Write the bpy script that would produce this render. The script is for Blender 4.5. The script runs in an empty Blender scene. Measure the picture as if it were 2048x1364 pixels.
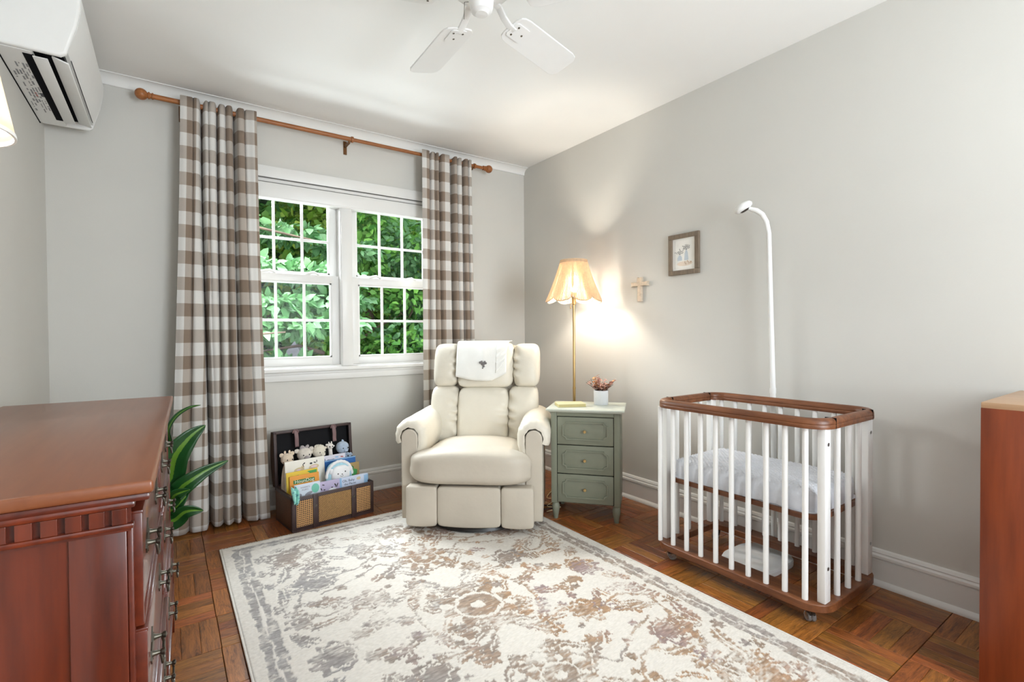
import bpy, bmesh, math, random
import numpy as np
from mathutils import Vector, Matrix

random.seed(7)
RNG = np.random.default_rng(7)
SC = bpy.context.scene
COL = SC.collection
PI = math.pi

# ------------------------------------------------------------------ camera
F_PX, YAW, PITCH, ROLL = 992.824, 0.6077, -0.014668, -0.006959
CAM = Vector((-2.46535, -3.35654, 1.07176))
fw = Vector((math.sin(YAW)*math.cos(PITCH), math.cos(YAW)*math.cos(PITCH), math.sin(PITCH)))
rt = Vector((math.cos(YAW), -math.sin(YAW), 0))
up = rt.cross(fw)
r2 = rt*math.cos(ROLL) + up*math.sin(ROLL)
u2 = -rt*math.sin(ROLL) + up*math.cos(ROLL)
cam_d = bpy.data.cameras.new('camera')
cam_d.sensor_fit = 'HORIZONTAL'; cam_d.sensor_width = 36.0
cam_d.lens = F_PX/2048*36.0
cam_d.clip_start = 0.02; cam_d.clip_end = 200
cam = bpy.data.objects.new('camera', cam_d); COL.objects.link(cam)
Mx = Matrix((r2, u2, -fw)).transposed().to_4x4(); Mx.translation = CAM
cam.matrix_world = Mx
SC.camera = cam

# ------------------------------------------------------------------ world, lights, exposure
SC.view_settings.view_transform = 'Standard'
SC.view_settings.look = 'None'
SC.view_settings.exposure = 0.66
SC.view_settings.gamma = 1.0
SC.view_settings.use_curve_mapping = False
SC.cycles.use_denoising = True
SC.cycles.use_adaptive_sampling = True
SC.cycles.adaptive_threshold = 0.06
SC.cycles.adaptive_min_samples = 16
SC.cycles.max_bounces = 8
SC.cycles.diffuse_bounces = 4
SC.cycles.glossy_bounces = 4
SC.cycles.transmission_bounces = 8
SC.cycles.transparent_max_bounces = 10
SC.cycles.sample_clamp_indirect = 6.0
SC.cycles.caustics_reflective = False
SC.cycles.caustics_refractive = False

wd = bpy.data.worlds.new('sky'); SC.world = wd; wd.use_nodes = True
bg = wd.node_tree.nodes['Background']
bg.inputs['Color'].default_value = (0.86, 0.94, 1.0, 1)
bg.inputs['Strength'].default_value = 0.9

def area(name, loc, target, sx, sy, power, col):
    d = bpy.data.lights.new(name, 'AREA'); d.shape = 'RECTANGLE'; d.size = sx; d.size_y = sy
    d.energy = power; d.color = col
    o = bpy.data.objects.new(name, d); COL.objects.link(o); o.location = loc
    o.rotation_euler = (Vector(target)-Vector(loc)).to_track_quat('-Z', 'Y').to_euler()
    return o
# daylight entering by the window in view (sky above the trees) plus added fill lights
area('daylight_front_window', (-1.75, 1.15, 3.15), (-1.3, -1.6, 0.5), 2.6, 1.3, 385.0, (0.86, 0.93, 1.0))
area('added_ceiling_fill', (-1.60, 0.95, 0.10), (-1.75, -1.5, 2.44), 2.4, 0.8, 82.0, (0.88, 0.95, 1.0))  # added light aimed up through the window to brighten the ceiling
area('added_rear_fill', (-1.00, -4.85, 1.35), (-2.5, -0.3, 1.75), 1.2, 1.5, 55.0, (0.87, 0.945, 1.0))  # added fill light at the made-up rear window
area('daylight_side_sky', (-2.95, 1.95, 2.75), (-0.1, -2.6, 0.55), 1.8, 0.8, 150.0, (0.97, 0.98, 1.0))
FILL_WATTS = 6.0     # watts of the added fill light behind the camera

# ------------------------------------------------------------------ helpers
def srgb(r, g, b):
    def f(c):
        c /= 255.0
        return c/12.92 if c <= 0.04045 else ((c+0.055)/1.055)**2.4
    return (f(r), f(g), f(b))

class G:
    """collects vertices and faces of one mesh"""
    def __init__(s): s.v = []; s.f = []; s.uvs = None
    def add(s, V, F, M=None):
        n = len(s.v)
        if M is not None: V = [M @ Vector(a) for a in V]
        s.v += [tuple(a) for a in V]; s.f += [tuple(i+n for i in f) for f in F]
        return s
    def box(s, c, d, bev=0.0, seg=2, M=None, rz=0.0):
        x, y, z = d[0]/2, d[1]/2, d[2]/2
        T = Matrix.Translation(c) @ Matrix.Rotation(rz, 4, 'Z')
        if M is not None: T = M @ T
        if bev <= 0:
            V = [(a*x, b*y, e*z) for a in (-1, 1) for b in (-1, 1) for e in (-1, 1)]
            F = [(0, 1, 3, 2), (4, 6, 7, 5), (0, 4, 5, 1), (2, 3, 7, 6), (0, 2, 6, 4), (1, 5, 7, 3)]
            return s.add(V, F, T)
        bm = bmesh.new(); bmesh.ops.create_cube(bm, size=1)
        for v in bm.verts: v.co = Vector((v.co.x*2*x, v.co.y*2*y, v.co.z*2*z))
        bev = min(bev, 0.49*min(d))
        bmesh.ops.bevel(bm, geom=bm.edges[:], offset=bev, segments=seg, profile=0.5, affect='EDGES')
        bm.verts.index_update()
        V = [v.co.copy() for v in bm.verts]; F = [tuple(v.index for v in f.verts) for f in bm.faces]
        bm.free()
        return s.add(V, F, T)
    def span(s, a, b, bev=0.0, seg=2, M=None):
        c = [(a[i]+b[i])/2 for i in range(3)]; d = [abs(b[i]-a[i]) for i in range(3)]
        return s.box(c, d, bev, seg, M)
    def lathe(s, prof, seg=24, c=(0, 0, 0), M=None, caps=True):
        V = []; F = []
        for r, z in prof:
            for k in range(seg):
                a = 2*PI*k/seg; V.append((r*math.cos(a), r*math.sin(a), z))
        for i in range(len(prof)-1):
            for k in range(seg):
                k2 = (k+1) % seg
                F.append((i*seg+k, i*seg+k2, (i+1)*seg+k2, (i+1)*seg+k))
        if caps:
            if prof[0][0] > 1e-6: F.append(tuple(range(seg-1, -1, -1)))
            if prof[-1][0] > 1e-6: F.append(tuple((len(prof)-1)*seg+k for k in range(seg)))
        T = Matrix.Translation(c)
        if M is not None: T = M @ T
        return s.add(V, F, T)
    def tube(s, pts, r, seg=8, M=None, caps=True):
        P = [Vector(p) for p in pts]; n = len(P)
        R = r if isinstance(r, (list, tuple)) else [r]*n
        V = []; F = []; prev = None
        for i in range(n):
            t = (P[min(i+1, n-1)]-P[max(i-1, 0)])
            t = t.normalized() if t.length > 1e-9 else Vector((0, 0, 1))
            if prev is None:
                a = Vector((0, 0, 1)) if abs(t.z) < 0.9 else Vector((1, 0, 0))
                nrm = t.cross(a).normalized()
            else:
                nrm = (prev - t*prev.dot(t))
                nrm = nrm.normalized() if nrm.length > 1e-6 else t.orthogonal().normalized()
            prev = nrm; b = t.cross(nrm)
            for k in range(seg):
                a = 2*PI*k/seg
                V.append(P[i] + (nrm*math.cos(a) + b*math.sin(a))*R[i])
        for i in range(n-1):
            for k in range(seg):
                k2 = (k+1) % seg
                F.append((i*seg+k, i*seg+k2, (i+1)*seg+k2, (i+1)*seg+k))
        if caps:
            F.append(tuple(range(seg-1, -1, -1))); F.append(tuple((n-1)*seg+k for k in range(seg)))
        return s.add(V, F, M)
    def prism(s, poly, z0, z1, M=None):
        n = len(poly)
        V = [(x, y, z0) for x, y in poly] + [(x, y, z1) for x, y in poly]
        F = [tuple(range(n-1, -1, -1)), tuple(range(n, 2*n))]
        for i in range(n):
            j = (i+1) % n; F.append((i, j, n+j, n+i))
        return s.add(V, F, M)
    def ring(s, outer, inner, z0, z1, M=None):
        """frame between two loops with the same count"""
        n = len(outer)
        V = [(x, y, z0) for x, y in outer]+[(x, y, z0) for x, y in inner]+[(x, y, z1) for x, y in outer]+[(x, y, z1) for x, y in inner]
        F = []
        for i in range(n):
            j = (i+1) % n
            F += [(i, j, 2*n+j, 2*n+i), (n+j, n+i, 3*n+i, 3*n+j), (2*n+i, 2*n+j, 3*n+j, 3*n+i), (j, i, n+i, n+j)]
        return s.add(V, F, M)
    def puff(s, c, h, k=4.0, n=10, deform=None, M=None):
        """rounded cushion: superellipsoid over a cube grid; deform works in unit then gets metric point"""
        idx = {}; V = []; F = []
        def vid(p):
            key = (round(p[0], 5), round(p[1], 5), round(p[2], 5))
            if key not in idx:
                q = sum(abs(t)**k for t in p)**(-1.0/k)
                x, y, z = p[0]*q*h[0], p[1]*q*h[1], p[2]*q*h[2]
                if deform: x, y, z = deform(x, y, z)
                idx[key] = len(V); V.append((x+c[0], y+c[1], z+c[2]))
            return idx[key]
        g = [math.sin((i/n-0.5)*PI/2)/math.sin(PI/4) for i in range(n+1)]
        for ax in range(3):
            for sg in (-1, 1):
                a1, a2 = (ax+1) % 3, (ax+2) % 3
                for i in range(n):
                    for j in range(n):
                        q = []
                        for (di, dj) in ((0, 0), (1, 0), (1, 1), (0, 1)):
                            p = [0, 0, 0]; p[ax] = sg; p[a1] = g[i+di]; p[a2] = g[j+dj]
                            q.append(vid(p))
                        F.append(tuple(q if sg > 0 else q[::-1]))
        return s.add(V, F, M)
    def grid(s, fn, nu, nv, uv=None, wrap=False):
        n0 = len(s.v); V = []; F = []
        for j in range(nv+1):
            for i in range(nu+1):
                V.append(fn(i/nu, j/nv))
        for j in range(nv):
            for i in range(nu):
                a = j*(nu+1)+i
                F.append((a, a+1, a+nu+2, a+nu+1))
        return s.add(V, F)
    def obj(s, name, m, parent=None, smooth=None, uv=None):
        me = bpy.data.meshes.new(name)
        me.from_pydata(s.v, [], s.f); me.update()
        if uv is not None:
            l = me.uv_layers.new(name='UVMap')
            vi = np.empty(len(me.loops), dtype=np.int32); me.loops.foreach_get('vertex_index', vi)
            l.data.foreach_set('uv', np.asarray(uv, dtype=np.float32)[vi].ravel())
        if smooth:
            me.shade_smooth()
            if smooth < 180: me.set_sharp_from_angle(angle=math.radians(smooth))
        me.materials.append(m)
        o = bpy.data.objects.new(name, me); COL.objects.link(o)
        if parent is not None: o.parent = parent
        return o

def tag(o, label=None, cat=None, group=None, kind=None):
    if label: o['label'] = label
    if cat: o['category'] = cat
    if group: o['group'] = group
    if kind: o['kind'] = kind
    return o
def thing(name, loc, rz=0.0, label=None, cat=None, group=None, kind=None):
    o = bpy.data.objects.new(name, None); COL.objects.link(o)
    o.empty_display_size = 0.1; o.location = loc; o.rotation_euler = (0, 0, rz)
    return tag(o, label, cat, group, kind)
def rrect(x0, x1, y0, y1, r, n=8):
    P = []
    for cx, cy, a0 in ((x1-r, y1-r, 0), (x0+r, y1-r, 90), (x0+r, y0+r, 180), (x1-r, y0+r, 270)):
        for i in range(n+1):
            a = math.radians(a0+90*i/n); P.append((cx+r*math.cos(a), cy+r*math.sin(a)))
    return P
def lettering(s, size, m, parent, M, name='lettering', depth=0.0006):
    cu = bpy.data.curves.new('txt', 'FONT'); cu.body = s; cu.size = size; cu.align_x = 'CENTER'; cu.align_y = 'CENTER'
    cu.extrude = depth; cu.resolution_u = 3
    t = bpy.data.objects.new('txt', cu); COL.objects.link(t)
    dg = bpy.context.evaluated_depsgraph_get(); dg.update()
    me = bpy.data.meshes.new_from_object(t.evaluated_get(dg))
    bpy.data.objects.remove(t); bpy.data.curves.remove(cu)
    me.transform(M); me.materials.clear(); me.materials.append(m); me.name = name
    o = bpy.data.objects.new(name, me); COL.objects.link(o); o.parent = parent
    return o

# ------------------------------------------------------------------ materials
def nt(name):
    m = bpy.data.materials.new(name); m.use_nodes = True
    return m, m.node_tree, m.node_tree.nodes, m.node_tree.links, m.node_tree.nodes['Principled BSDF']
def rgba(c): return (c[0], c[1], c[2], 1.0)
def paint(name, c, rough=0.5, metal=0.0, var=0.04, scale=20.0, bump=0.0, bscale=200.0, coat=0.0, spec=0.5, sheen=0.0, trans=0.0):
    m, t, N, L, P = nt(name)
    tc = N.new('ShaderNodeTexCoord'); no = N.new('ShaderNodeTexNoise')
    no.inputs['Scale'].default_value = scale; no.inputs['Detail'].default_value = 4
    L.new(tc.outputs['Object'], no.inputs['Vector'])
    r = N.new('ShaderNodeValToRGB')
    r.color_ramp.elements[0].position = 0.3; r.color_ramp.elements[1].position = 0.7
    r.color_ramp.elements[0].color = rgba([max(0, x*(1-var)) for x in c]); r.color_ramp.elements[1].color = rgba([min(1, x*(1+var)) for x in c])
    L.new(no.outputs['Fac'], r.inputs['Fac']); L.new(r.outputs['Color'], P.inputs['Base Color'])
    P.inputs['Roughness'].default_value = rough; P.inputs['Metallic'].default_value = metal
    P.inputs['Specular IOR Level'].default_value = spec
    if coat: P.inputs['Coat Weight'].default_value = coat; P.inputs['Coat Roughness'].default_value = 0.15
    if sheen: P.inputs['Sheen Weight'].default_value = sheen
    if trans: P.inputs['Transmission Weight'].default_value = trans
    if bump:
        nb = N.new('ShaderNodeTexNoise'); nb.inputs['Scale'].default_value = bscale; nb.inputs['Detail'].default_value = 3
        L.new(tc.outputs['Object'], nb.inputs['Vector'])
        b = N.new('ShaderNodeBump'); b.inputs['Strength'].default_value = bump; b.inputs['Distance'].default_value = 0.004
        L.new(nb.outputs['Fac'], b.inputs['Height']); L.new(b.outputs['Normal'], P.inputs['Normal'])
    return m
def wood(name, c0, c1, axis='z', rough=0.35, scale=9.0, stretch=14.0, coat=0.0, coords='Object', bump=0.05, rnd=0.0):
    m, t, N, L, P = nt(name)
    tc = N.new('ShaderNodeTexCoord'); mp = N.new('ShaderNodeMapping')
    sc = [scale]*3; sc['xyz'.index(axis)] = scale/stretch
    mp.inputs['Scale'].default_value = sc
    L.new(tc.outputs[coords], mp.inputs['Vector'])
    src = mp.outputs['Vector']
    n1 = N.new('ShaderNodeTexNoise'); n1.inputs['Scale'].default_value = 1.2; n1.inputs['Detail'].default_value = 6; n1.inputs['Distortion'].default_value = 1.2
    n2 = N.new('ShaderNodeTexNoise'); n2.inputs['Scale'].default_value = 9.0; n2.inputs['Detail'].default_value = 5
    L.new(src, n1.inputs['Vector']); L.new(src, n2.inputs['Vector'])
    mx = N.new('ShaderNodeMath'); mx.operation = 'MULTIPLY_ADD'; mx.inputs[1].default_value = 0.45
    L.new(n2.outputs['Fac'], mx.inputs[0]); 
    m2 = N.new('ShaderNodeMath'); m2.operation = 'MULTIPLY'; m2.inputs[1].default_value = 0.6
    L.new(n1.outputs['Fac'], m2.inputs[0]); L.new(m2.outputs[0], mx.inputs[2])
    r = N.new('ShaderNodeValToRGB'); r.color_ramp.elements[0].position = 0.34; r.color_ramp.elements[1].position = 0.68
    r.color_ramp.elements[0].color = rgba(c0); r.color_ramp.elements[1].color = rgba(c1)
    L.new(mx.outputs[0], r.inputs['Fac']); L.new(r.outputs['Color'], P.inputs['Base Color'])
    P.inputs['Roughness'].default_value = rough
    if coat: P.inputs['Coat Weight'].default_value = coat; P.inputs['Coat Roughness'].default_value = 0.12
    b = N.new('ShaderNodeBump'); b.inputs['Strength'].default_value = bump; b.inputs['Distance'].default_value = 0.002
    L.new(n2.outputs['Fac'], b.inputs['Height']); L.new(b.outputs['Normal'], P.inputs['Normal'])
    return m
def mathn(N, L, op, a, b=None, c=None):
    n = N.new('ShaderNodeMath'); n.operation = op
    for i, x in enumerate((a, b, c)):
        if x is None: continue
        if isinstance(x, (int, float)): n.inputs[i].default_value = x
        else: L.new(x, n.inputs[i])
    return n.outputs[0]

M = {}
M['wall'] = paint('wall_paint', srgb(211, 209, 203), 0.75, var=0.012, scale=3, bump=0.05, bscale=160, spec=0.25)
M['ceil'] = paint('ceiling_paint', srgb(240, 239, 236), 0.85, var=0.01, scale=3, bump=0.04, bscale=140, spec=0.2)
M['trim'] = paint('white_trim_paint', srgb(230, 229, 226), 0.35, var=0.01, scale=6)
M['white'] = paint('white_enamel', srgb(236, 235, 232), 0.35, var=0.01)
M['plastic'] = paint('white_plastic', srgb(238, 238, 236), 0.4, var=0.01)
M['fanwhite'] = paint('fan_white', srgb(236, 236, 234), 0.45, var=0.01)
M['dark'] = paint('black_gap', (0.010, 0.010, 0.012), 0.9, spec=0.05)
M['black'] = paint('black_plastic', (0.015, 0.014, 0.013), 0.35)
M['line'] = paint('shadow_gap_grey', srgb(120, 118, 115), 0.7)
M['leather'] = paint('cream_leather', srgb(221, 214, 199), 0.42, var=0.03, scale=8, bump=0.55, bscale=26, spec=0.45)
M['leather_shaded'] = paint('cream_leather_shaded', srgb(198, 189, 174), 0.5, var=0.03, scale=9, bump=0.22, bscale=40, spec=0.4)  # darker copy of the leather; shade of the seat front put into its colour
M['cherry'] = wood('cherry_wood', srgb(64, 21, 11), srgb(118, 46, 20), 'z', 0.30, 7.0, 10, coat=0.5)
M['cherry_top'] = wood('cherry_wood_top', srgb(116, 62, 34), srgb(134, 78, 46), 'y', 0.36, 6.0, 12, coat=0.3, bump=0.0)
M['cherry_dark'] = wood('cherry_dark_wood', srgb(66, 22, 12), srgb(104, 40, 20), 'y', 0.35, 7.0, 10, coat=0.3)
M['cabinet'] = wood('cabinet_wood', srgb(98, 38, 17), srgb(138, 64, 31), 'z', 0.4, 6.0, 12)
M['cabinet_top'] = wood('cabinet_top_wood', srgb(176, 138, 104), srgb(196, 160, 126), 'y', 0.35, 6.0, 12)
M['walnut'] = wood('walnut_rail', srgb(78, 40, 20), srgb(134, 82, 48), 'y', 0.4, 10.0, 10)
M['walnut_x'] = wood('walnut_rail_x', srgb(92, 48, 22), srgb(158, 96, 54), 'x', 0.4, 10.0, 10)
M['rodwood'] = wood('rod_wood', srgb(132, 76, 34), srgb(176, 112, 62), 'x', 0.4, 20.0, 10)
M['bracket'] = paint('bronze_bracket', srgb(112, 74, 36), 0.45, metal=0.4)
M['brass'] = paint('brass', srgb(206, 176, 122), 0.28, metal=0.9)
M['pewter'] = paint('aged_pewter', srgb(96, 92, 82), 0.35, metal=0.9)
M['chrome'] = paint('screw_steel', srgb(190, 190, 190), 0.3, metal=1.0)
M['sage'] = paint('sage_green_paint', srgb(128, 131, 114), 0.5, var=0.02)
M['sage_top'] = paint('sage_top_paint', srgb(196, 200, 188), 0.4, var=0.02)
M['pot'] = paint('white_ceramic', srgb(226, 227, 230), 0.4, var=0.01)
M['soil'] = paint('potting_soil', srgb(60, 32, 22), 0.9)
M['notebook'] = paint('olive_book_cover', srgb(206, 200, 158), 0.6)
M['pages'] = paint('paper_pages', srgb(196, 182, 130), 0.8)
M['paper'] = paint('paper_white', srgb(240, 238, 232), 0.8)
M['barnwood'] = wood('grey_brown_barnwood', srgb(104, 90, 76), srgb(142, 126, 108), 'z', 0.7, 20, 8)
M['stone'] = paint('travertine', srgb(212, 194, 172), 0.7, var=0.12, scale=60, bump=0.3, bscale=120)
M['lens'] = paint('dark_lens', srgb(40, 24, 18), 0.15)
M['clear'] = None
M['trunkleather'] = paint('dark_brown_leather', srgb(62, 44, 42), 0.5, var=0.15, scale=30, bump=0.2, bscale=90)
M['trunkside'] = paint('brown_woven_side', srgb(96, 66, 46), 0.6, var=0.25, scale=120, bump=0.4, bscale=150)
M['strap'] = paint('mauve_leather_strap', srgb(132, 104, 104), 0.55, var=0.1)
M['lining'] = paint('black_lining', srgb(12, 11, 16), 0.9)
M['cloth'] = paint('white_muslin', srgb(238, 237, 232), 0.9, var=0.02, bump=0.1, bscale=120, sheen=0.2)
M['greythread'] = paint('grey_embroidery', srgb(120, 116, 116), 0.9)
M['bark'] = paint('tree_bark', srgb(84, 68, 56), 0.9, var=0.3, scale=12, bump=0.5, bscale=30)
M['greystone'] = paint('weathered_grey_stone', srgb(148, 144, 152), 0.85, var=0.2, scale=8, bump=0.3, bscale=30)
M['ground'] = paint('leafy_ground', srgb(70, 84, 48), 0.95, var=0.4, scale=3)
M['teal_pot'] = paint('dark_teal_pot', srgb(40, 58, 60), 0.35)
M['cord_black'] = paint('black_cord', srgb(40, 26, 30), 0.5)
M['cord_cream'] = paint('cream_cord', srgb(226, 206, 160), 0.5)
M['cane'] = paint('cane_strand', srgb(224, 200, 168), 0.6, var=0.15, scale=60)
_n = M['cane'].node_tree; _t = _n.nodes.new('ShaderNodeBsdfTranslucent'); _t.inputs['Color'].default_value = rgba(srgb(246, 230, 206)); _m = _n.nodes.new('ShaderNodeMixShader'); _m.inputs[0].default_value = 0.3
_n.links.new(_n.nodes['Principled BSDF'].outputs[0], _m.inputs[1]); _n.links.new(_t.outputs[0], _m.inputs[2]); _n.links.new(_m.outputs[0], _n.nodes['Material Output'].inputs['Surface'])

def glass_pane():
    m = bpy.data.materials.new('window_glass'); m.use_nodes = True
    N = m.node_tree.nodes; L = m.node_tree.links; N.remove(N['Principled BSDF'])
    tr = N.new('ShaderNodeBsdfTransparent'); tr.inputs['Color'].default_value = (0.97, 0.985, 0.98, 1)
    gl = N.new('ShaderNodeBsdfGlossy'); gl.inputs['Roughness'].default_value = 0.02
    fr = N.new('ShaderNodeFresnel'); fr.inputs['IOR'].default_value = 1.12
    mx = N.new('ShaderNodeMixShader')
    L.new(fr.outputs[0], mx.inputs[0]); L.new(tr.outputs[0], mx.inputs[1]); L.new(gl.outputs[0], mx.inputs[2])
    L.new(mx.outputs[0], N['Material Output'].inputs['Surface'])
    return m
M['glass'] = glass_pane()
def clear_plastic():
    m, t, N, L, P = nt('clear_plastic')
    P.inputs['Base Color'].default_value = (0.9, 0.92, 0.93, 1); P.inputs['Roughness'].default_value = 0.12
    P.inputs['Transmission Weight'].default_value = 0.85; P.inputs['IOR'].default_value = 1.3
    return m
M['clear'] = clear_plastic()
def emis(name, c, s):
    m, t, N, L, P = nt(name)
    P.inputs['Base Color'].default_value = rgba(c)
    P.inputs['Emission Color'].default_value = rgba(c); P.inputs['Emission Strength'].default_value = s
    return m
M["bulb"] = emis("lit_bulb", (1.0, 0.91, 0.78), 340.0)
def parquet_mat():
    m, t, N, L, P = nt('oak_parquet')
    uv = N.new('ShaderNodeUVMap'); oi = N.new('ShaderNodeObjectInfo'); ge = N.new('ShaderNodeNewGeometry')
    rnd = mathn(N, L, 'FRACT', mathn(N, L, 'ADD', oi.outputs['Random'], ge.outputs['Random Per Island']))
    cx = N.new('ShaderNodeCombineXYZ')
    L.new(mathn(N, L, 'MULTIPLY', rnd, 37.0), cx.inputs[0]); L.new(mathn(N, L, 'MULTIPLY', rnd, 91.0), cx.inputs[1]); L.new(mathn(N, L, 'MULTIPLY', rnd, 17.0), cx.inputs[2])
    ad = N.new('ShaderNodeVectorMath'); ad.operation = 'ADD'
    L.new(uv.outputs['UV'], ad.inputs[0]); L.new(cx.outputs[0], ad.inputs[1])
    mp = N.new('ShaderNodeMapping'); mp.inputs['Scale'].default_value = (1.6, 13.0, 1.0)
    L.new(ad.outputs[0], mp.inputs['Vector'])
    wv = N.new('ShaderNodeTexNoise'); wv.inputs['Scale'].default_value = 2.2; wv.inputs['Detail'].default_value = 5; wv.inputs['Distortion'].default_value = 2.2
    fi = N.new('ShaderNodeTexNoise'); fi.inputs['Scale'].default_value = 14.0; fi.inputs['Detail'].default_value = 4
    L.new(mp.outputs[0], wv.inputs['Vector']); L.new(mp.outputs[0], fi.inputs['Vector'])
    g = mathn(N, L, 'MULTIPLY_ADD', fi.outputs['Fac'], 0.45, mathn(N, L, 'MULTIPLY', wv.outputs['Fac'], 0.6))
    # dark annual rings
    rg = mathn(N, L, 'FRACT', mathn(N, L, 'MULTIPLY', wv.outputs['Fac'], 9.0))
    g2 = mathn(N, L, 'MULTIPLY_ADD', rg, 0.16, g)
    r = N.new('ShaderNodeValToRGB'); e = r.color_ramp.elements
    e[0].position = 0.36; e[0].color = rgba(srgb(72, 36, 13)); e[1].position = 0.80; e[1].color = rgba(srgb(178, 110, 50))
    L.new(g2, r.inputs['Fac'])
    hs = N.new('ShaderNodeHueSaturation')
    L.new(mathn(N, L, 'MULTIPLY_ADD', rnd, 0.45, 0.70), hs.inputs['Value'])
    L.new(mathn(N, L, 'MULTIPLY_ADD', mathn(N, L, 'FRACT', mathn(N, L, 'MULTIPLY', rnd, 7.3)), 0.025, 0.485), hs.inputs['Hue'])
    hs.inputs['Saturation'].default_value = 1.0
    L.new(r.outputs['Color'], hs.inputs['Color']); L.new(hs.outputs[0], P.inputs['Base Color'])
    P.inputs['Roughness'].default_value = 0.34
    P.inputs['Coat Weight'].default_value = 0.15; P.inputs['Coat Roughness'].default_value = 0.2
    b = N.new('ShaderNodeBump'); b.inputs['Strength'].default_value = 0.12; b.inputs['Distance'].default_value = 0.001
    L.new(g2, b.inputs['Height']); L.new(b.outputs[0], P.inputs['Normal'])
    return m
M['parquet'] = parquet_mat()
M['grout'] = paint('parquet_joint', srgb(34, 18, 8), 0.8)
def gingham():
    m, t, N, L, P = nt('gingham_cloth')
    uv = N.new('ShaderNodeUVMap'); sx = N.new('ShaderNodeSeparateXYZ'); L.new(uv.outputs['UV'], sx.inputs[0])
    def band(o):
        f = mathn(N, L, 'FRACT', mathn(N, L, 'MULTIPLY', o, 1/0.142))
        return mathn(N, L, 'GREATER_THAN', f, 0.5)
    s = mathn(N, L, 'MULTIPLY', mathn(N, L, 'ADD', band(sx.outputs[0]), band(sx.outputs[1])), 0.5)
    r = N.new('ShaderNodeValToRGB'); r.color_ramp.interpolation = 'CONSTANT'
    e = r.color_ramp.elements
    e[0].position = 0; e[0].color = rgba(srgb(238, 236, 232))
    e[1].position = 0.25; e[1].color = rgba(srgb(196, 186, 176))
    e2 = e.new(0.75); e2.color = rgba(srgb(150, 132, 116))
    L.new(s, r.inputs['Fac'])
    wv = N.new('ShaderNodeTexNoise'); wv.inputs['Scale'].default_value = 900; 
    mp = N.new('ShaderNodeMapping'); mp.inputs['Scale'].default_value = (1, 0.15, 1); L.new(uv.outputs['UV'], mp.inputs[0]); L.new(mp.outputs[0], wv.inputs['Vector'])
    mx = N.new('ShaderNodeMix'); mx.data_type = 'RGBA'; mx.blend_type = 'MULTIPLY'; mx.inputs['Factor'].default_value = 0.15
    L.new(r.outputs['Color'], mx.inputs['A']); L.new(wv.outputs['Fac'], mx.inputs['B']); L.new(mx.outputs['Result'], P.inputs['Base Color'])
    P.inputs['Roughness'].default_value = 0.9; P.inputs['Specular IOR Level'].default_value = 0.1
    P.inputs['Sheen Weight'].default_value = 0.15
    # cloth lets some daylight through
    tl = N.new('ShaderNodeBsdfTranslucent'); L.new(mx.outputs['Result'], tl.inputs['Color'])
    ms = N.new('ShaderNodeMixShader'); ms.inputs[0].default_value = 0.18
    L.new(P.outputs[0], ms.inputs[1]); L.new(tl.outputs[0], ms.inputs[2]); L.new(ms.outputs[0], N['Material Output'].inputs['Surface'])
    return m
M['gingham'] = gingham()
def leafmat(name, ca, cb, stripe=None, rough=0.35, transl=0.35):
    m, t, N, L, P = nt(name)
    ge = N.new('ShaderNodeNewGeometry')
    r = N.new('ShaderNodeValToRGB'); r.color_ramp.elements[0].color = rgba(ca); r.color_ramp.elements[1].color = rgba(cb)
    L.new(ge.outputs['Random Per Island'], r.inputs['Fac'])
    colr = r.outputs['Color']
    if stripe:
        uv = N.new('ShaderNodeUVMap'); sx = N.new('ShaderNodeSeparateXYZ'); L.new(uv.outputs['UV'], sx.inputs[0])
        d = mathn(N, L, 'ABSOLUTE', mathn(N, L, 'SUBTRACT', sx.outputs[0], 0.5))
        no = N.new('ShaderNodeTexNoise'); no.inputs['Scale'].default_value = 30
        f = mathn(N, L, 'LESS_THAN', mathn(N, L, 'MULTIPLY_ADD', no.outputs['Fac'], 0.06, d), 0.125)
        mx = N.new('ShaderNodeMix'); mx.data_type = 'RGBA'; L.new(f, mx.inputs['Factor'])
        L.new(colr, mx.inputs['A']); mx.inputs['B'].default_value = rgba(stripe); colr = mx.outputs['Result']
    L.new(colr, P.inputs['Base Color']); P.inputs['Roughness'].default_value = rough
    tl = N.new('ShaderNodeBsdfTranslucent'); L.new(colr, tl.inputs['Color'])
    ms = N.new('ShaderNodeMixShader'); ms.inputs[0].default_value = transl
    L.new(P.outputs[0], ms.inputs[1]); L.new(tl.outputs[0], ms.inputs[2]); L.new(ms.outputs[0], N['Material Output'].inputs['Surface'])
    return m
M['leaf_near'] = leafmat('dogwood_leaf', srgb(62, 108, 60), srgb(122, 166, 114), rough=0.4)
M['leaf_mid'] = leafmat('maple_leaf', srgb(62, 122, 48), srgb(132, 182, 84), rough=0.5)
M['leaf_far'] = leafmat('far_leaf', srgb(54, 104, 46), srgb(112, 164, 84), rough=0.6)
M['leaf_yel'] = leafmat('yellow_green_leaf', srgb(104, 150, 40), srgb(176, 196, 84), rough=0.5)  # yellower green for one tree
M['dracaena'] = leafmat('dracaena_leaf', srgb(22, 66, 30), srgb(34, 88, 38), stripe=srgb(104, 150, 50), rough=0.28, transl=0.15)
M['pinkleaf'] = leafmat('dusky_pink_leaf', srgb(170, 118, 106), srgb(232, 196, 180), rough=0.5, transl=0.2)
M['orangeleaf'] = leafmat('amber_leaf', srgb(180, 116, 62), srgb(214, 160, 104), rough=0.5, transl=0.2)
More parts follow.
